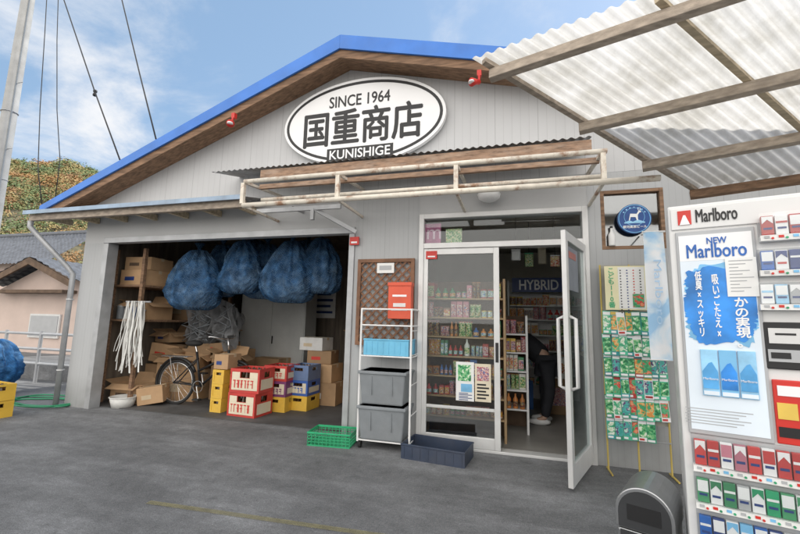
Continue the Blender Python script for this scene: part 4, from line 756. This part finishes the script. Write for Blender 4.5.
# small clutter
m_buck = mat('white_bucket_plastic', (.7, .7, .67), .45, dirt=.25)
for lab, x, y, z, r, h, mm in (('low white plastic basin in front of the cardboard boxes at left', XI+.6, .26, 0, .17, .14, m_buck), ('dark green bucket behind the bicycle front wheel', XI+2.05, .8, 0, .15, .3, m_grn), ('grey bucket far back on the garage floor', XI+1.1, 3.0, 0, .16, .32, m_gryp)):
    t = thing('bucket', lab, 'bucket', (x, y, z)); MB().lathe([(r*.78, 0), (r, h), (r*.93, h), (r*.72, .012)], n=24).build('bucket_body', mm, t, smooth=True); MB().ring((0, 0, h), (0, 0, 1), r, .007, 24, 6).build('rim', mm, t); MB().tube([(r*math.cos(a), .02, h*.9+r*.3*math.sin(a)*-1) for a in [math.pi*i/10 for i in range(11)]], .003, 5).build('bail', m_steel, t)
for k, (x, y, rz_, lab) in enumerate(((XI+1.75, 3.3, .06, 'broom leaning at the garage back wall left of the locker'), (XI+3.35, 2.5, -.08, 'second broom leaning just right of the steel locker'))):
    t = thing('broom', lab, 'broom', (x, y, 0)); t.rotation_euler = (-.12, rz_, 0); MB().tube([(0, 0, .25), (0, 0, 1.5)], .013, 8).build('handle', m_woodl, t); MB().hexa([Vector(q) for q in ((-.14, -.03, 0), (.14, -.03, 0), (.14, .03, 0), (-.14, .03, 0), (-.04, -.02, .28), (.04, -.02, .28), (.04, .02, .28), (-.04, .02, .28))]).build('bristles', m_woodl, t)
# white plastic strands hung at the rack
m_pl = mat('white_plastic_film', (.68, .68, .65), .4, 0, .12, 8)
wp = thing('plastic_bundle', 'long bundle of thin white plastic strands hanging from the rack at left', 'plastic strands', (XI+.68, .30, .42))
for k in range(34):
    x = R.uniform(-.2, .22); yy = R.uniform(-.12, -.02); h = R.uniform(.7, 1.06); s_ = R.random()*9; ww = R.uniform(.01, .03); dx = R.uniform(-.07, .05)
    MB().grid(lambda i, j: Vector((x*.7+(x*.4+dx)*(1-j)**1.5+(i-.5)*ww+.008*math.sin(j*9+s_), yy+.012*math.sin(j*7+s_), 1.08-h*(1-j))), 1, 14).build('strand', m_pl, wp, smooth=True)
MB().tube([(-.22, -.05, 1.07), (.24, -.05, 1.07)], .012, 8).build('rail', m_steel, wp)
# blue sacks hung from the garage ceiling
m_bag = filmy('blue_mesh_sack', (.055, .15, .3), (.27, .38, .48), .62); m_bag2 = filmy('blue_net_sack', (.05, .2, .46), (.24, .42, .62), .3)
m_cont = printmat('sack_contents', [(.4, .44, .48), (.12, .2, .34), (.55, .58, .6), (.09, .14, .25)], 14, .35)
def sack(label, c, rx, ry, H, seed, m, hang=True):
    """thin mesh sack gathered at the neck: pleats run down from the tie and fade into a lumpy, baggy bottom"""
    t = thing('blue_bag', label, 'bag', (c[0], c[1], c[2])); sd_ = Vector((seed*5.3, seed*1.7, seed*2.9)); rg = random.Random(seed); np_ = rg.randrange(9, 14)
    def shell(kk, crink):
        def f(i, j):
            a = 2*math.pi*i; u = j                      # u 0 bottom .. 1 neck
            if hang: r = (math.sin(math.pi*min(1, (u*.93+.02))**.62))**.62 if u < .999 else .08
            else: r = math.sin(math.pi*(u*.96+.02))**.5
            r = max(.07, r*(1-.12*u)); d = Vector((math.cos(a), math.sin(a), u*2.2))
            pl = math.sin(a*np_+2.2*noise.noise(d*1.1+sd_)+seed)*(.03+.11*max(0, u-.15)**1.2)+.05*math.sin(a*np_*2.3+3*noise.noise(d*2+sd_))*max(0, u-.3)
            k = 1+.26*noise.noise(d*.9+sd_)+.09*noise.noise(d*2.6+sd_)+crink*(.05*(1-2*abs(noise.noise(d*5+sd_)))+.03*(1-2*abs(noise.noise(d*11+sd_))))
            z = H*(u*(1 if kk == 1 else .8)+(0 if kk == 1 else .04)+.06*noise.noise(d*1.5+sd_*.7)*math.sin(math.pi*u))
            rr__ = (r*k+pl*r**.4)*kk
            return Vector((rr__*math.cos(a)*rx+.07*math.sin(seed*3)*u*(1-u), rr__*math.sin(a)*ry, z))
        return f
    b = MB(); b.grid(shell(1, 1), 120, 72); bmesh.ops.remove_doubles(b.bm, verts=b.bm.verts[:], dist=1e-5); b.build('bag_body', m, t, smooth=True)
    b = MB(); b.grid(shell(.82, .6), 48, 28); bmesh.ops.remove_doubles(b.bm, verts=b.bm.verts[:], dist=1e-5); b.build('contents', m_cont, t)
    b = MB(); b.tube([(0, 0, H-.02), (0, 0, H+.02), (0, 0, H+.1)], [.05, .022, .075], 12); b.build('gathered_neck', m, t, smooth=True)
    if hang: MB().tube([(0, 0, H+.0), (.005, 0, ZG-.06-c[2])], .008, 8).build('cord', m_rub, t)
    return t
BL = ['large blue sack, leftmost hanging in the garage', 'blue sack hanging second from the left, set back', 'blue sack third from the left in the hanging row', 'blue sack at the middle of the hanging row', 'big blue sack hanging second from the right', 'blue sack hanging nearest the right garage wall', 'blue sack hanging furthest back in the garage', 'blue sack tucked behind the two rightmost hanging sacks']
for i, (px_, yb_, y_, rx, H) in enumerate(((194, 310, .55, .39, .9), (219, 297, .95, .36, .84), (240, 294, .6, .34, .78), (264, 299, .95, .36, .85), (289, 303, .6, .38, .88), (319, 294, .75, .32, .8), (252, 286, 1.5, .42, .8), (306, 290, 1.3, .38, .8))):
    p = pix(px_, yb_, y_); p.z = min(p.z, ZG-.18-H); sack(BL[i], p, rx, rx*.8, H, i+1, m_bag)
p = pixz(0, 404, 0); sack('bright blue net sack standing on the ground at the far left edge', (p.x-1.0, p.y+.35, .005), .42, .38, .86, 11, m_bag2, False)
# netting bunched behind the bicycle
m_net = seethrough(mat('grey_net', (.2, .205, .21), .75, 0, .3, 10), .3, 40, .5)
nt_ = thing('grey_netting', 'grey netting bunched over the boxes behind the bicycle', 'net', (XI+1.15, 1.5, .6))
for k in range(5):
    s_ = k*2.7; W_ = .95-.08*k
    MB().grid(lambda i, j: Vector((-W_/2+W_*i+.06*math.sin(j*6+s_)*(1-j), -.3+.1*k+.085*math.sin(i*34+s_+2*math.sin(j*3+i*4))*(.35+.65*(1-j))+.05*math.sin(j*5+s_), .98-.03*k-.28*(2*i-1)**2*.5+.05*math.sin(i*9+s_)-(.55+.2*math.sin(i*7+s_))*(1-j))), 90, 14).build('net_fold', m_net, nt_, smooth=True)
for k in range(9):
    x = R.uniform(-.4, .4); MB().tube([(x+.16*math.sin(t_*2.1+k), -.33+.04*math.cos(t_*3+k), .95-t_*.09-.1*abs(x)) for t_ in range(8)], .009, 5).build('net_rope', m_gryp, nt_, smooth=True)
carton('large cardboard box carrying the grey netting', XI+1.05, 1.95, 0, .6, .5, .73)
# grey locker at the back
q = fr(240, 283, 305, 372, 2.7); lk = thing('steel_locker', 'pale grey steel locker standing at the garage back behind the sacks', 'locker', ((q[0]+q[1])/2, 2.9, 0))
m_lk = mat('locker_grey', (.74, .76, .74), .5, 0, .06, 3, dirt=.25, dirtcol=(.4, .4, .38))
part(MB().box(q[0], q[1], 2.7, 3.15, 0, q[3]), 'cabinet', m_lk, lk, bevel=.006); xm = (q[0]+q[1])/2
for a_, b_ in ((q[0]+.02, xm-.006), (xm+.006, q[1]-.02)): part(MB().box(a_, b_, 2.685, 2.698, .06, q[3]-.03), 'locker_door', m_lk, lk, bevel=.003)
part(MB().box(xm+.03, xm+.05, 2.67, 2.684, .8, .95), 'handle', m_blk, lk)
q = fr(312, 292, 334, 318, 3.5); nb = thing('wall_notice', 'white notice board on the rear garage wall', 'notice', ((q[0]+q[1])/2, 3.58, q[2])); part(MB().box(q[0], q[1], 3.57, 3.595, q[2], q[3]), 'board', m_paper, nb)
for i in range(4): part(MB().box(q[0]+.06, q[1]-.06-.05*(i % 2), 3.562, 3.568, q[2]+.1+i*.13, q[2]+.15+i*.13), 'printed_mark', m_navy, nb)
# ------------------------------------------------------------------ bicycle
p = pixz(173, 405, 0)
bk_ = thing('bicycle', 'black city bicycle parked in the garage mouth behind the crates', 'bicycle', (p.x, p.y+.02, 0), .04)
WR = .325; FX = .98
for x, nm in ((0, 'rear'), (FX, 'front')):
    wl = MB().ring((x, 0, WR), (0, 1, 0), WR-.02, .02, 40, 8).build('wheel', m_rub, bk_, smooth=True)
    MB().ring((x, 0, WR), (0, 1, 0), WR-.045, .01, 40, 6).build('rim', m_chr, wl, smooth=True); b = MB(); b.tube([(x, -.045, WR), (x, .045, WR)], .022, 10)
    for k in range(20): a = 2*math.pi*k/20; b.tube([(x, .02*(-1)**k, WR), (x+(WR-.05)*math.cos(a), 0, WR+(WR-.05)*math.sin(a))], .0018, 4)
    b.build('spokes', m_chr, wl)
    b = MB(); a0, a1 = (.15, 1.15) if nm == 'rear' else (.3, 1.15)
    b.tube([(x+(WR+.025)*math.cos(math.pi*(a0+(a1-a0)*k/14)), 0, WR+(WR+.025)*math.sin(math.pi*(a0+(a1-a0)*k/14))) for k in range(15)], .022, 6); b.build('mudguard', m_blk, bk_, smooth=True)
b = MB(); bb = (.42, 0, .29); st_ = (.31, 0, .78); hh = (FX-.13, 0, .82); hl = (FX-.11, 0, .66)
for a, c in ((bb, st_), (bb, hl), ((.36, 0, .5), (FX-.12, 0, .74)), (hl, hh)): b.tube([a, c], .018, 10)
for s in (-.06, .06): b.tube([(0, s, WR), bb], .01, 8); b.tube([(0, s, WR), (.34, s*.3, .68)], .009, 8); b.tube([hl, (FX-.09, s, .6), (FX, s, WR)], .012, 8)
b.build('frame', m_blk, bk_, smooth=True)
b = MB(); b.tube([hh, (FX-.15, 0, .98)], .013, 8); b.tube([(FX-.36, -.28, 1.0), (FX-.24, -.27, 1.02), (FX-.14, -.1, .99), (FX-.14, .1, .99), (FX-.24, .27, 1.02), (FX-.36, .28, 1.0)], .011, 8); b.build('handlebar', m_chr, bk_, smooth=True)
for s in (-1, 1): MB().tube([(FX-.37, s*.28, 1.0), (FX-.27, s*.275, 1.015)], .017, 8).build('grip', m_rub, bk_)
MB().tube([(.32, 0, .76), (.28, 0, .87)], .013, 8).build('seat_post', m_chr, bk_); MB().blob((.25, 0, .9), .14, .09, .045, 3, .08, 1.5, 2).build('saddle', m_rub, bk_, smooth=True)
b = MB(); b.ring((.42, -.05, .29), (0, 1, 0), .08, .006, 24, 6); b.tube([(.42, -.07, .29), (.48, -.09, .13)], .01, 6); b.tube([(.42, .07, .29), (.36, .09, .45)], .01, 6); b.tube([(.42, -.075, .29), (.42, .075, .29)], .014, 8); b.build('crank', m_chr, bk_)
MB().box(.43, .53, -.16, -.085, .115, .135).build('pedal', m_rub, bk_); MB().box(.31, .41, .085, .16, .445, .465).build('pedal', m_rub, bk_)
b = MB()
for s in (-.06, .0, .06): b.tube([(-.25, s, .7), (.2, s, .7)], .006, 6)
for x in (-.25, 0, .2): b.tube([(x, -.06, .7), (x, .06, .7)], .006, 6)
for s in (-.06, .06): b.tube([(0, s, WR), (-.1, s, .7)], .006, 6)
b.build('carrier', m_chr, bk_)
# ------------------------------------------------------------------ shop interior: shelves and goods
def shelf_unit(name, label, x0, x1, y0, y1, zs, H, m, mb_=None):
    t = thing(name, label, 'shelf', ((x0+x1)/2, (y0+y1)/2, .02))
    for x in (x0, x1-.025): part(MB().box(x, x+.025, y0, y1, .02, H), 'side_panel', m, t)
    for z in zs: part(MB().box(x0+.026, x1-.026, y0+.004, y1, z-.018, z), 'shelf_board', m, t)
    part(MB().box(x0+.026, x1-.026, y1+.001, y1+.012, .02, H), 'back_panel', mb_ or m_wdark, t)
    return t
def goods(x0, x1, y, zs, where, hmax, depth=.1, seed=1, wr=(.05, .11), cols=None):
    rg = random.Random(seed); cols = cols or list(PAL)
    for ri, z in enumerate(zs):
        x = x0; run = 0
        while x < x1-.05:
            if run <= 0: run = rg.choice([1, 1, 2, 2, 3]); c = rg.choice(cols); w_ = rg.uniform(*wr); h = rg.uniform(.45, 1)*hmax; form = rg.choice(['box', 'box', 'bag', 'bag', 'bag', 'tin', 'bottle']); lb = rg.randrange(6)
            run -= 1; rn = ['lowest', 'second', 'third', 'fourth', 'fifth', 'sixth', 'seventh'][ri]
            lab = '%s %s on the %s level of the %s' % (c, {'box': 'packaged carton', 'bag': 'foil bag', 'tin': 'round tin', 'bottle': 'bottle'}[form], rn, where); t = thing('goods_packet', lab, 'packet', (x+w_/2, y+rg.uniform(0, .03), z+.001), rg.uniform(-.18, .18), lab+', repeated')
            if form == 'bottle': MB().lathe([(w_*.36, 0), (w_*.38, .01), (w_*.38, h*.62), (w_*.14, h*.82), (w_*.14, h)], n=12).build('packet_body', PAL[c], t, smooth=True); MB().lathe([(w_*.385, h*.15), (w_*.385, h*.5)], n=12).build('packet_label', GOODP[lb], t)
            elif form == 'tin': h = min(h, w_*1.3); MB().lathe([(w_*.44, 0), (w_*.45, .006), (w_*.45, h)], n=16).build('packet_body', PAL[c], t); MB().lathe([(w_*.455, h*.12), (w_*.455, h*.86)], n=16).build('packet_label', GOODP[lb], t)
            elif form == 'bag':
                s_ = rg.random()*9; MB().grid(lambda i, j: Vector(((i-.5)*w_*(.96-.08*math.sin(math.pi*j)), depth*.4-.035*max(0, math.sin(math.pi*i))**.7*max(0, math.sin(math.pi*min(1, j*1.05)))+.004*math.sin(i*19+s_)*j, h*j)), 10, 10).build('packet_body', GOODP[lb], t, smooth=True); MB().box(-w_*.47, w_*.47, depth*.4-.003, depth*.4+.003, h*.93, h*1.0).build('packet_seal', PAL[c], t)
            else: MB().box(-w_*.47, w_*.47, 0, depth, 0, h).build('packet_body', PAL[c], t, bevel=.003); MB().box(-w_*.42, w_*.42, -.003, -.0005, h*.12, h*.8).build('packet_label', GOODP[lb], t)
            x += w_+.002
zs = [.26, .48, .7, .92, 1.14, 1.36, 1.58]
lx0 = pix(424, 350, .35).x; lx1 = pix(506, 350, .35).x
shelf_unit('display_shelf', 'wide display shelf of goods just inside the sliding glass door', lx0, lx1, .3, .6, zs, 1.8, mat('shelf_wood', (.42, .28, .15), .5)); goods(lx0+.03, lx1-.03, .33, zs, 'shelf behind the sliding glass', .2, .12, 3, (.04, .09))
rx0 = pix(503, 400, .9).x; rx1 = rx0+.3; zs1 = [.3, .52, .74, .96, 1.18]
shelf_unit('magazine_rack', 'narrow white rack of goods just inside the open doorway', rx0, rx1, .75, 1.15, zs1, 1.4, m_wht); goods(rx0+.03, rx1, .78, zs1, 'narrow white doorway rack', .19, .1, 5, (.04, .09))
bx0 = pix(508, 330, 2.9).x; bx1 = pix(592, 330, 2.9).x
zs2 = [.3, .58, .86, 1.12, 1.38, 1.62]
shelf_unit('back_shelf', 'long shelf of pale cartons along the rear wall of the shop', bx0, bx1, 2.9, 3.25, zs2, 2.05, m_wht, m_wht); goods(bx0+.03, bx1-.03, 2.93, zs2, 'rear shop shelf', .23, .1, 8, (.06, .13), ['white', 'green', 'white', 'blue', 'white', 'yellow', 'white', 'red'])
q = fr(512, 279, 566, 291, 2.86); hs_ = thing('shelf_header_sign', 'dark header sign with white capital letters above the rear shelf', 'sign', ((q[0]+q[1])/2, 2.86, q[2])); part(MB().box(q[0], q[1], 2.84, 2.88, q[2]-.02, q[3]+.02), 'board', m_navy, hs_); text('HYBRID', m_sign, hs_, (q[0]+q[1])/2, 2.835, (q[2]+q[3])/2, w=(q[1]-q[0])*.72, h=(q[3]-q[2])*.8, world=True, fat=.004)
HANG = [('white plastic bag of sponges', m_wht), ('green string net', m_grn), ('pale paper lantern bag', m_cream), ('clear white packet', m_paper)]
for i, (nm, mm) in enumerate(HANG):
    p = pix(516+i*13, 255+(i*5) % 9, 1.3+.35*(i % 3)); t = thing('hanging_packet', '%s hanging from the shop ceiling inside the doorway' % nm, 'packet', p)
    h = .13+.04*(i % 3); MB().box(-.06, .06, -.02, .02, -h*.6, h*.5).build('packet_body', GOODP[i % 6] if i % 2 else mm, t, bevel=.015); MB().box(-.06, .06, -.004, .004, h*.5, h*.62).build('packet_header', mm, t); MB().tube([(0, 0, h*.6), (0, 0, ZG-.07-p.z)], .004, 5).build('cord', m_blk, t)
for i, (x, y, w_, d_, h_, mm, lab) in enumerate(((XD1-.15, 2.2, .4, .35, .5, m_card, 'brown carton on the shop floor beyond the person'), (XD1-.12, 2.2, .34, .3, .3, PAL['white'], 'white carton stacked on the brown carton inside the shop'), (XD0+1.0, 2.4, .5, .4, .42, PAL['blue'], 'blue carton on the floor deep in the shop'))):
    t = thing('shop_carton', lab, 'box', (x, y, .02+(.5 if i == 1 else 0)), .1*i); MB().box(-w_/2, w_/2, -d_/2, d_/2, 0, h_).build('box_body', mm, t, bevel=.005); MB().box(-w_*.35, w_*.35, -d_/2-.004, -d_/2-.001, h_*.25, h_*.75).build('label_print', GOODP[i+2], t)
cnt = thing('shop_counter', 'low dark counter along the right inside of the shop', 'counter', (XD1+.5, 2.2, .02)); part(MB().box(XD1+.25, XD1+.8, 1.6, 2.8, .02, .85), 'counter_body', m_wdark, cnt); part(MB().box(XD1+.22, XD1+.83, 1.57, 2.83, .851, .89), 'counter_top', m_woodl, cnt, bevel=.004)
# ------------------------------------------------------------------ stooping person inside
m_skin = mat('skin', (.5, .32, .23), .55, 0, .06); m_dk = mat('dark_jacket', (.02, .021, .026), .8, 0, .2, 8, .2); m_tr = mat('dark_trousers', (.018, .019, .024), .85, 0, .2, 8, .2)
def skinmesh(name, verts, edges, radii, m, parent, sub=2):
    me = bpy.data.meshes.new(name); me.from_pydata(verts, edges, []); o = bpy.data.objects.new(name, me); C.objects.link(o); o.parent = parent; sk = o.modifiers.new('skin', 'SKIN'); sk.use_smooth_shade = True
    for i, r in enumerate(radii):
        v = me.skin_vertices[0].data[i]; v.radius = (r, r) if not isinstance(r, tuple) else r; v.use_root = (i == 0)
    s = o.modifiers.new('sub', 'SUBSURF'); s.levels = sub; s.render_levels = sub; me.materials.append(m); return o
p = pixz(546, 424, .02)
pe_ = thing('person', 'person in dark jacket and trousers stooping inside the shop doorway', 'person', (p.x, p.y, .02))
V = [(0, .02, .80), (-.1, .03, .93), (-.24, .04, 1.02), (-.36, .05, 1.04), (-.44, .05, 1.03), (-.50, .05, 1.02), (-.58, .05, .98),
     (.02, -.09, .76), (.05, -.1, .44), (-.02, -.1, .09), (-.13, -.11, .045), (.02, .11, .76), (.0, .13, .44), (.02, .13, .09), (-.09, .14, .045),
     (-.33, -.15, 1.0), (-.38, -.2, .75), (-.50, -.17, .56), (-.55, -.16, .50), (-.33, .22, 1.0), (-.40, .27, .75), (-.52, .22, .58), (-.57, .21, .52)]
E = [(0, 1), (1, 2), (2, 3), (3, 4), (4, 5), (5, 6), (0, 7), (7, 8), (8, 9), (9, 10), (0, 11), (11, 12), (12, 13), (13, 14), (3, 15), (15, 16), (16, 17), (17, 18), (3, 19), (19, 20), (20, 21), (21, 22)]
RR = [.13, .125, .14, .1, .052, .085, .085, .085, .055, .04, .035, .085, .055, .04, .035, .052, .042, .03, .028, .052, .042, .03, .028]
skinmesh('body', V, E, RR, m_skin, pe_)
skinmesh('jacket', [V[0], V[1], V[2], V[3], V[15], V[16], V[17], V[19], V[20], V[21]], [(0, 1), (1, 2), (2, 3), (3, 4), (4, 5), (5, 6), (3, 7), (7, 8), (8, 9)], [.155, .15, .165, .125, .068, .058, .044, .068, .058, .044], m_dk, pe_)
skinmesh('trousers', [V[0], V[7], V[8], V[9], V[11], V[12], V[13]], [(0, 1), (1, 2), (2, 3), (0, 4), (4, 5), (5, 6)], [.15, .105, .075, .06, .105, .075, .06], m_tr, pe_)
for s, a in enumerate((9, 13)): MB().blob((V[a][0]-.06, V[a][1], .045), .14, .05, .045, 2, .06, 2, s).build('shoe', m_wht, pe_, smooth=True)
MB().blob((-.55, .05, 1.045), .115, .1, .1, 3, .12, 4, 4).build('hair', m_blk, pe_, smooth=True)
for hx in (18, 22):
    h = Vector(V[hx]); vs = [tuple(h)]; es = []; rs_ = [.024]
    for f in range(4):
        base = h+Vector((-.03, -.024+f*.016, -.04)); L_ = [.05, .058, .055, .042][f]; i0 = len(vs); vs += [tuple(base), tuple(base+Vector((-.02, 0, -L_*.6))), tuple(base+Vector((-.01, 0, -L_*1.2)))]; es += [(0, i0), (i0, i0+1), (i0+1, i0+2)]; rs_ += [.009, .008, .007]
    i0 = len(vs); vs += [tuple(h+Vector((-.01, -.035, -.015))), tuple(h+Vector((-.03, -.05, -.045)))]; es += [(0, i0), (i0, i0+1)]; rs_ += [.01, .008]
    skinmesh('hand', vs, es, rs_, m_skin, pe_, 1)
# ------------------------------------------------------------------ left yard: hose, railing
m_hose = mat('green_hose', (.03, .25, .12), .45); b = MB(); p = pixz(45, 403, 0); pts = []
for i in range(120):
    a = i/120*2*math.pi*3.2; r = .3+.06*math.sin(i*.37)+i*.0014; pts.append((p.x+r*1.3*math.cos(a)+.03*math.sin(i*.9), p.y+r*.8*math.sin(a), .014+.012*(i//38)))
tag(b.tube(pts, .011, 7).build('garden_hose', m_hose, smooth=True), 'loose coil of green garden hose on the ground at left', 'hose')
y_ = 1.2; q = fr(24, 348, 74, 392, y_); ra = thing('pipe_railing', 'grey steel pipe railing left of the garage', 'railing', ((q[0]+q[1])/2-.6, y_, 0))
xL, xR = q[0]-2.5, min(q[1], XW-.1)
for z in (.35, .62, .9): part(MB().tube([(xL, y_, z), (xR, y_, z)], .025, 8), 'rail', m_steel, ra)
for k in range(5): x = xL+(xR-xL)*k/4; part(MB().tube([(x, y_, 0), (x, y_, .95)], .03, 8), 'post', m_steel, ra)
tag(MB().box(-14, XW-.15, 1.5, 1.7, 0, .3).build('low_wall', m_conc), 'low concrete wall behind the pipe railing at left', 'wall')
# ------------------------------------------------------------------ neighbour house
m_plas = mat('pink_beige_plaster', (.62, .5, .44), .85, 0, .08, 1.5, dirt=.2, dirtcol=(.35, .27, .22)); m_tile = mat('grey_roof_tile', (.12, .13, .15), .5, 0, .25, 4)
HY = 5.2; ap = pix(47, 259, HY); ev = pix(90, 283, HY); hw = ev.x-ap.x
nh = thing('neighbour_house', 'pink beige plastered house with grey tiled roofs beyond the yard', 'house', (ap.x, HY+2, 0))
xl = ap.x-hw*1.15; sl_ = (ev.z-ap.z)/hw
part(MB().prism([(xl+.35, 0), (ev.x-.35, 0), (ev.x-.35, ev.z+.05), (ap.x, ap.z-.22), (xl+.35, ap.z+sl_*(ap.x-xl-.35)-.22)], HY, HY+5), 'wall', m_plas, nh)
def tiled(x0, z0, x1, z1, y0, y1):
    b = MB(); n = max(3, int(math.hypot(x1-x0, z1-z0)/.28)); m_ = int((y1-y0)/.26)*4
    def f(i, j):
        k = i*n; st_ = k-math.floor(k) if i < 1 else 1
        return Vector((x0+(x1-x0)*i, y0+(y1-y0)*j, z0+(z1-z0)*i+.05*(1-st_)+.03*math.sin(2*math.pi*j*(m_/4))))
    return b.grid(f, n*4, m_)
part(tiled(ev.x, ev.z, ap.x, ap.z, HY-.5, HY+5.2), 'roof', m_tile, nh); part(tiled(xl, ap.z+sl_*(ap.x-xl), ap.x, ap.z, HY-.5, HY+5.2), 'roof', m_tile, nh)
for xa, za, xb, zb in ((ap.x, ap.z, ev.x, ev.z), (ap.x, ap.z, xl, ap.z+sl_*(ap.x-xl))): part(MB().prism([(xa, za-.02), (xb, zb-.02), (xb, zb-.22), (xa, za-.24)], HY-.52, HY-.46), 'barge_board', m_wdark, nh)
part(MB().box(xl+.6, ev.x-.5, HY-.45, HY-.01, ev.z-.35, ev.z-.25), 'canopy_beam', m_wdark, nh)
q = fr(30, 314, 60, 338, HY-.02); wf = part(MB().box(q[0], q[1], HY-.06, HY-.01, q[2], q[3]), 'window', m_alu, nh); part(MB().box(q[0]+.06, q[1]-.06, HY-.075, HY-.065, q[2]+.06, q[3]-.06), 'pane', m_vmg, wf)
q2 = pix(25, 235, 11.5); e_ = pix(25, 264, 9.2)
b = MB(); n = 16
def f2(i, j):
    k = i*n; s_ = k-math.floor(k) if i < 1 else 1
    return Vector((q2.x-9+14.5*j, 9.2+2.6*i, e_.z+(q2.z-e_.z)*i+.05*(1-s_)+.03*math.sin(2*math.pi*j*55)))
b.grid(f2, n*4, 220); part(b, 'upper_roof', m_tile, nh); part(MB().tube([(q2.x-9, 11.8, q2.z+.05), (q2.x+5.5, 11.8, q2.z+.05)], .14, 10), 'ridge_tiles', m_tile, nh)
part(MB().box(q2.x-8.5, q2.x+5, 9.9, 14, 0, e_.z+.2), 'upper_wall', m_plas, nh)
# ------------------------------------------------------------------ pole and wires
pa = pix(-1.5, 180, 2.2); up_ = thing('utility_pole', 'grey concrete utility pole at the far left', 'pole', (pa.x, 2.2, 0))
MB().tube([(0, 0, 0), (0, 0, 4), (0, 0, 11)], [.19, .17, .13], 20).build('pole_shaft', mat('pole_concrete', (.36, .36, .35), .8, 0, .14, 3, .2, 40, dirt=.3), up_, smooth=True)
for k in range(6): z = 3.6+k*.9; MB().tube([(-.17, 0, z), (-.33, 0, z)] if k % 2 else [(.16, 0, z), (.32, 0, z)], .012, 6).build('step_bolt', m_steel, up_)
for z in (4.6, 6.4): MB().ring((0, 0, z), (0, 0, 1), .168, .012, 20, 6).build('band', m_steel, up_)
MB().tube([(.18, -.05, .5), (.165, -.05, 4), (.14, -.05, 10)], .02, 8).build('conduit', m_gryp, up_)
m_wire = mat('black_cable', (.015, .015, .016), .6)
def wire(pts, label, r=.011): tag(MB().tube(pts, r, 6).build('overhead_wire', m_wire, smooth=True), label, 'wire')
wire([pix(50, -60, 3), pix(45, 30, 3), pix(40, 110, 3), pix(38, 170, 3), pix(42, 205, 3)], 'black cable dropping just right of the utility pole'); wire([pix(60, -60, 3.4), pix(57, 40, 3.4), pix(57, 110, 3.4), pix(60, 160, 3.4), pix(55, 200, 3.4)], 'second black cable dropping beside the first near the pole')
wire([pix(45, -60, 1.0), pix(64, 0, .8), pix(95, 92, .4), pix(120, 160, .0)], 'thin wire with a small insulator running down to the left roof slope'); wire([pix(104, -60, 1), pix(122, 0, .8), pix(140, 75, .4), pix(156, 139, .0)], 'thin wire ending on the roof slope nearer the ridge')
p = pix(95, 93, .4); t = thing('wire_insulator', 'small dark insulator threaded on the thin wire', 'insulator', p); MB().lathe([(.012, -.06), (.03, -.05), (.03, -.02), (.018, 0), (.03, .02), (.03, .05), (.012, .06)], n=12).build('insulator_body', m_wire, t, smooth=True)
# ------------------------------------------------------------------ wooded hill
def prof_h(a): return 72+9*noise.noise(Vector((a*9, 1.3, 0)))+4*noise.noise(Vector((a*26, 4.3, 0)))
m_hill = mat('hill_ground', (.14, .13, .08), .95, 0, .4, .1)
def hp(i, j):
    a = rad(-110+95*i); d = 110+240*j; z = -1+prof_h(a)*min(1, (max(0, j)/.62))**.8
    return Vector((CAM.x+d*math.sin(a), CAM.y+d*math.cos(a), z))
tag(MB().grid(hp, 60, 20).build('hill', m_hill), kind='structure')
fc = [(.42, .25, .12), (.32, .2, .11), (.28, .28, .13), (.19, .25, .12), (.44, .34, .17), (.15, .2, .11)]
fm = [mat('leaf_%s' % n_, c_, .95, 0, .15, .2, spec=.1) for n_, c_ in zip(('rust', 'brown', 'olive', 'green', 'gold', 'dark'), fc)]
b = MB(); rg = random.Random(5)
for k in range(1900):
    i = rg.uniform(.38, .70); j = .02+.64*rg.random()**.9; c_ = hp(i, j); s_ = rg.uniform(2.0, 4.4); far = .6+.9*j
    b.mi = rg.choice([2, 2, 3, 3, 3, 5, 1, 4]) if noise.noise(Vector((i*22, j*9, 0))) < .08 else rg.choice([0, 0, 1, 4, 2])
    for l in range(110):
        d_ = Vector((rg.gauss(0, 1), rg.gauss(0, 1), abs(rg.gauss(0, 1)))).normalized(); o_ = d_*s_*rg.uniform(.6, 1)
        u_ = d_.cross(Vector((rg.uniform(-1, 1), rg.uniform(-1, 1), rg.uniform(-1, 1)))).normalized()*rg.uniform(.16, .34)*far; v_ = u_.cross((d_+Vector((rg.uniform(-.4, .4), rg.uniform(-.4, .4), rg.uniform(0, .5)))).normalized())
        p0 = c_+o_; b.quad(p0-u_-v_*.6, p0+u_*.8-v_, p0+u_+v_*.7, p0-u_*.7+v_)
tag(b.build('hillside_forest', fm, recalc=False), 'autumn woodland covering the far hillside at left', 'forest', kind='stuff')
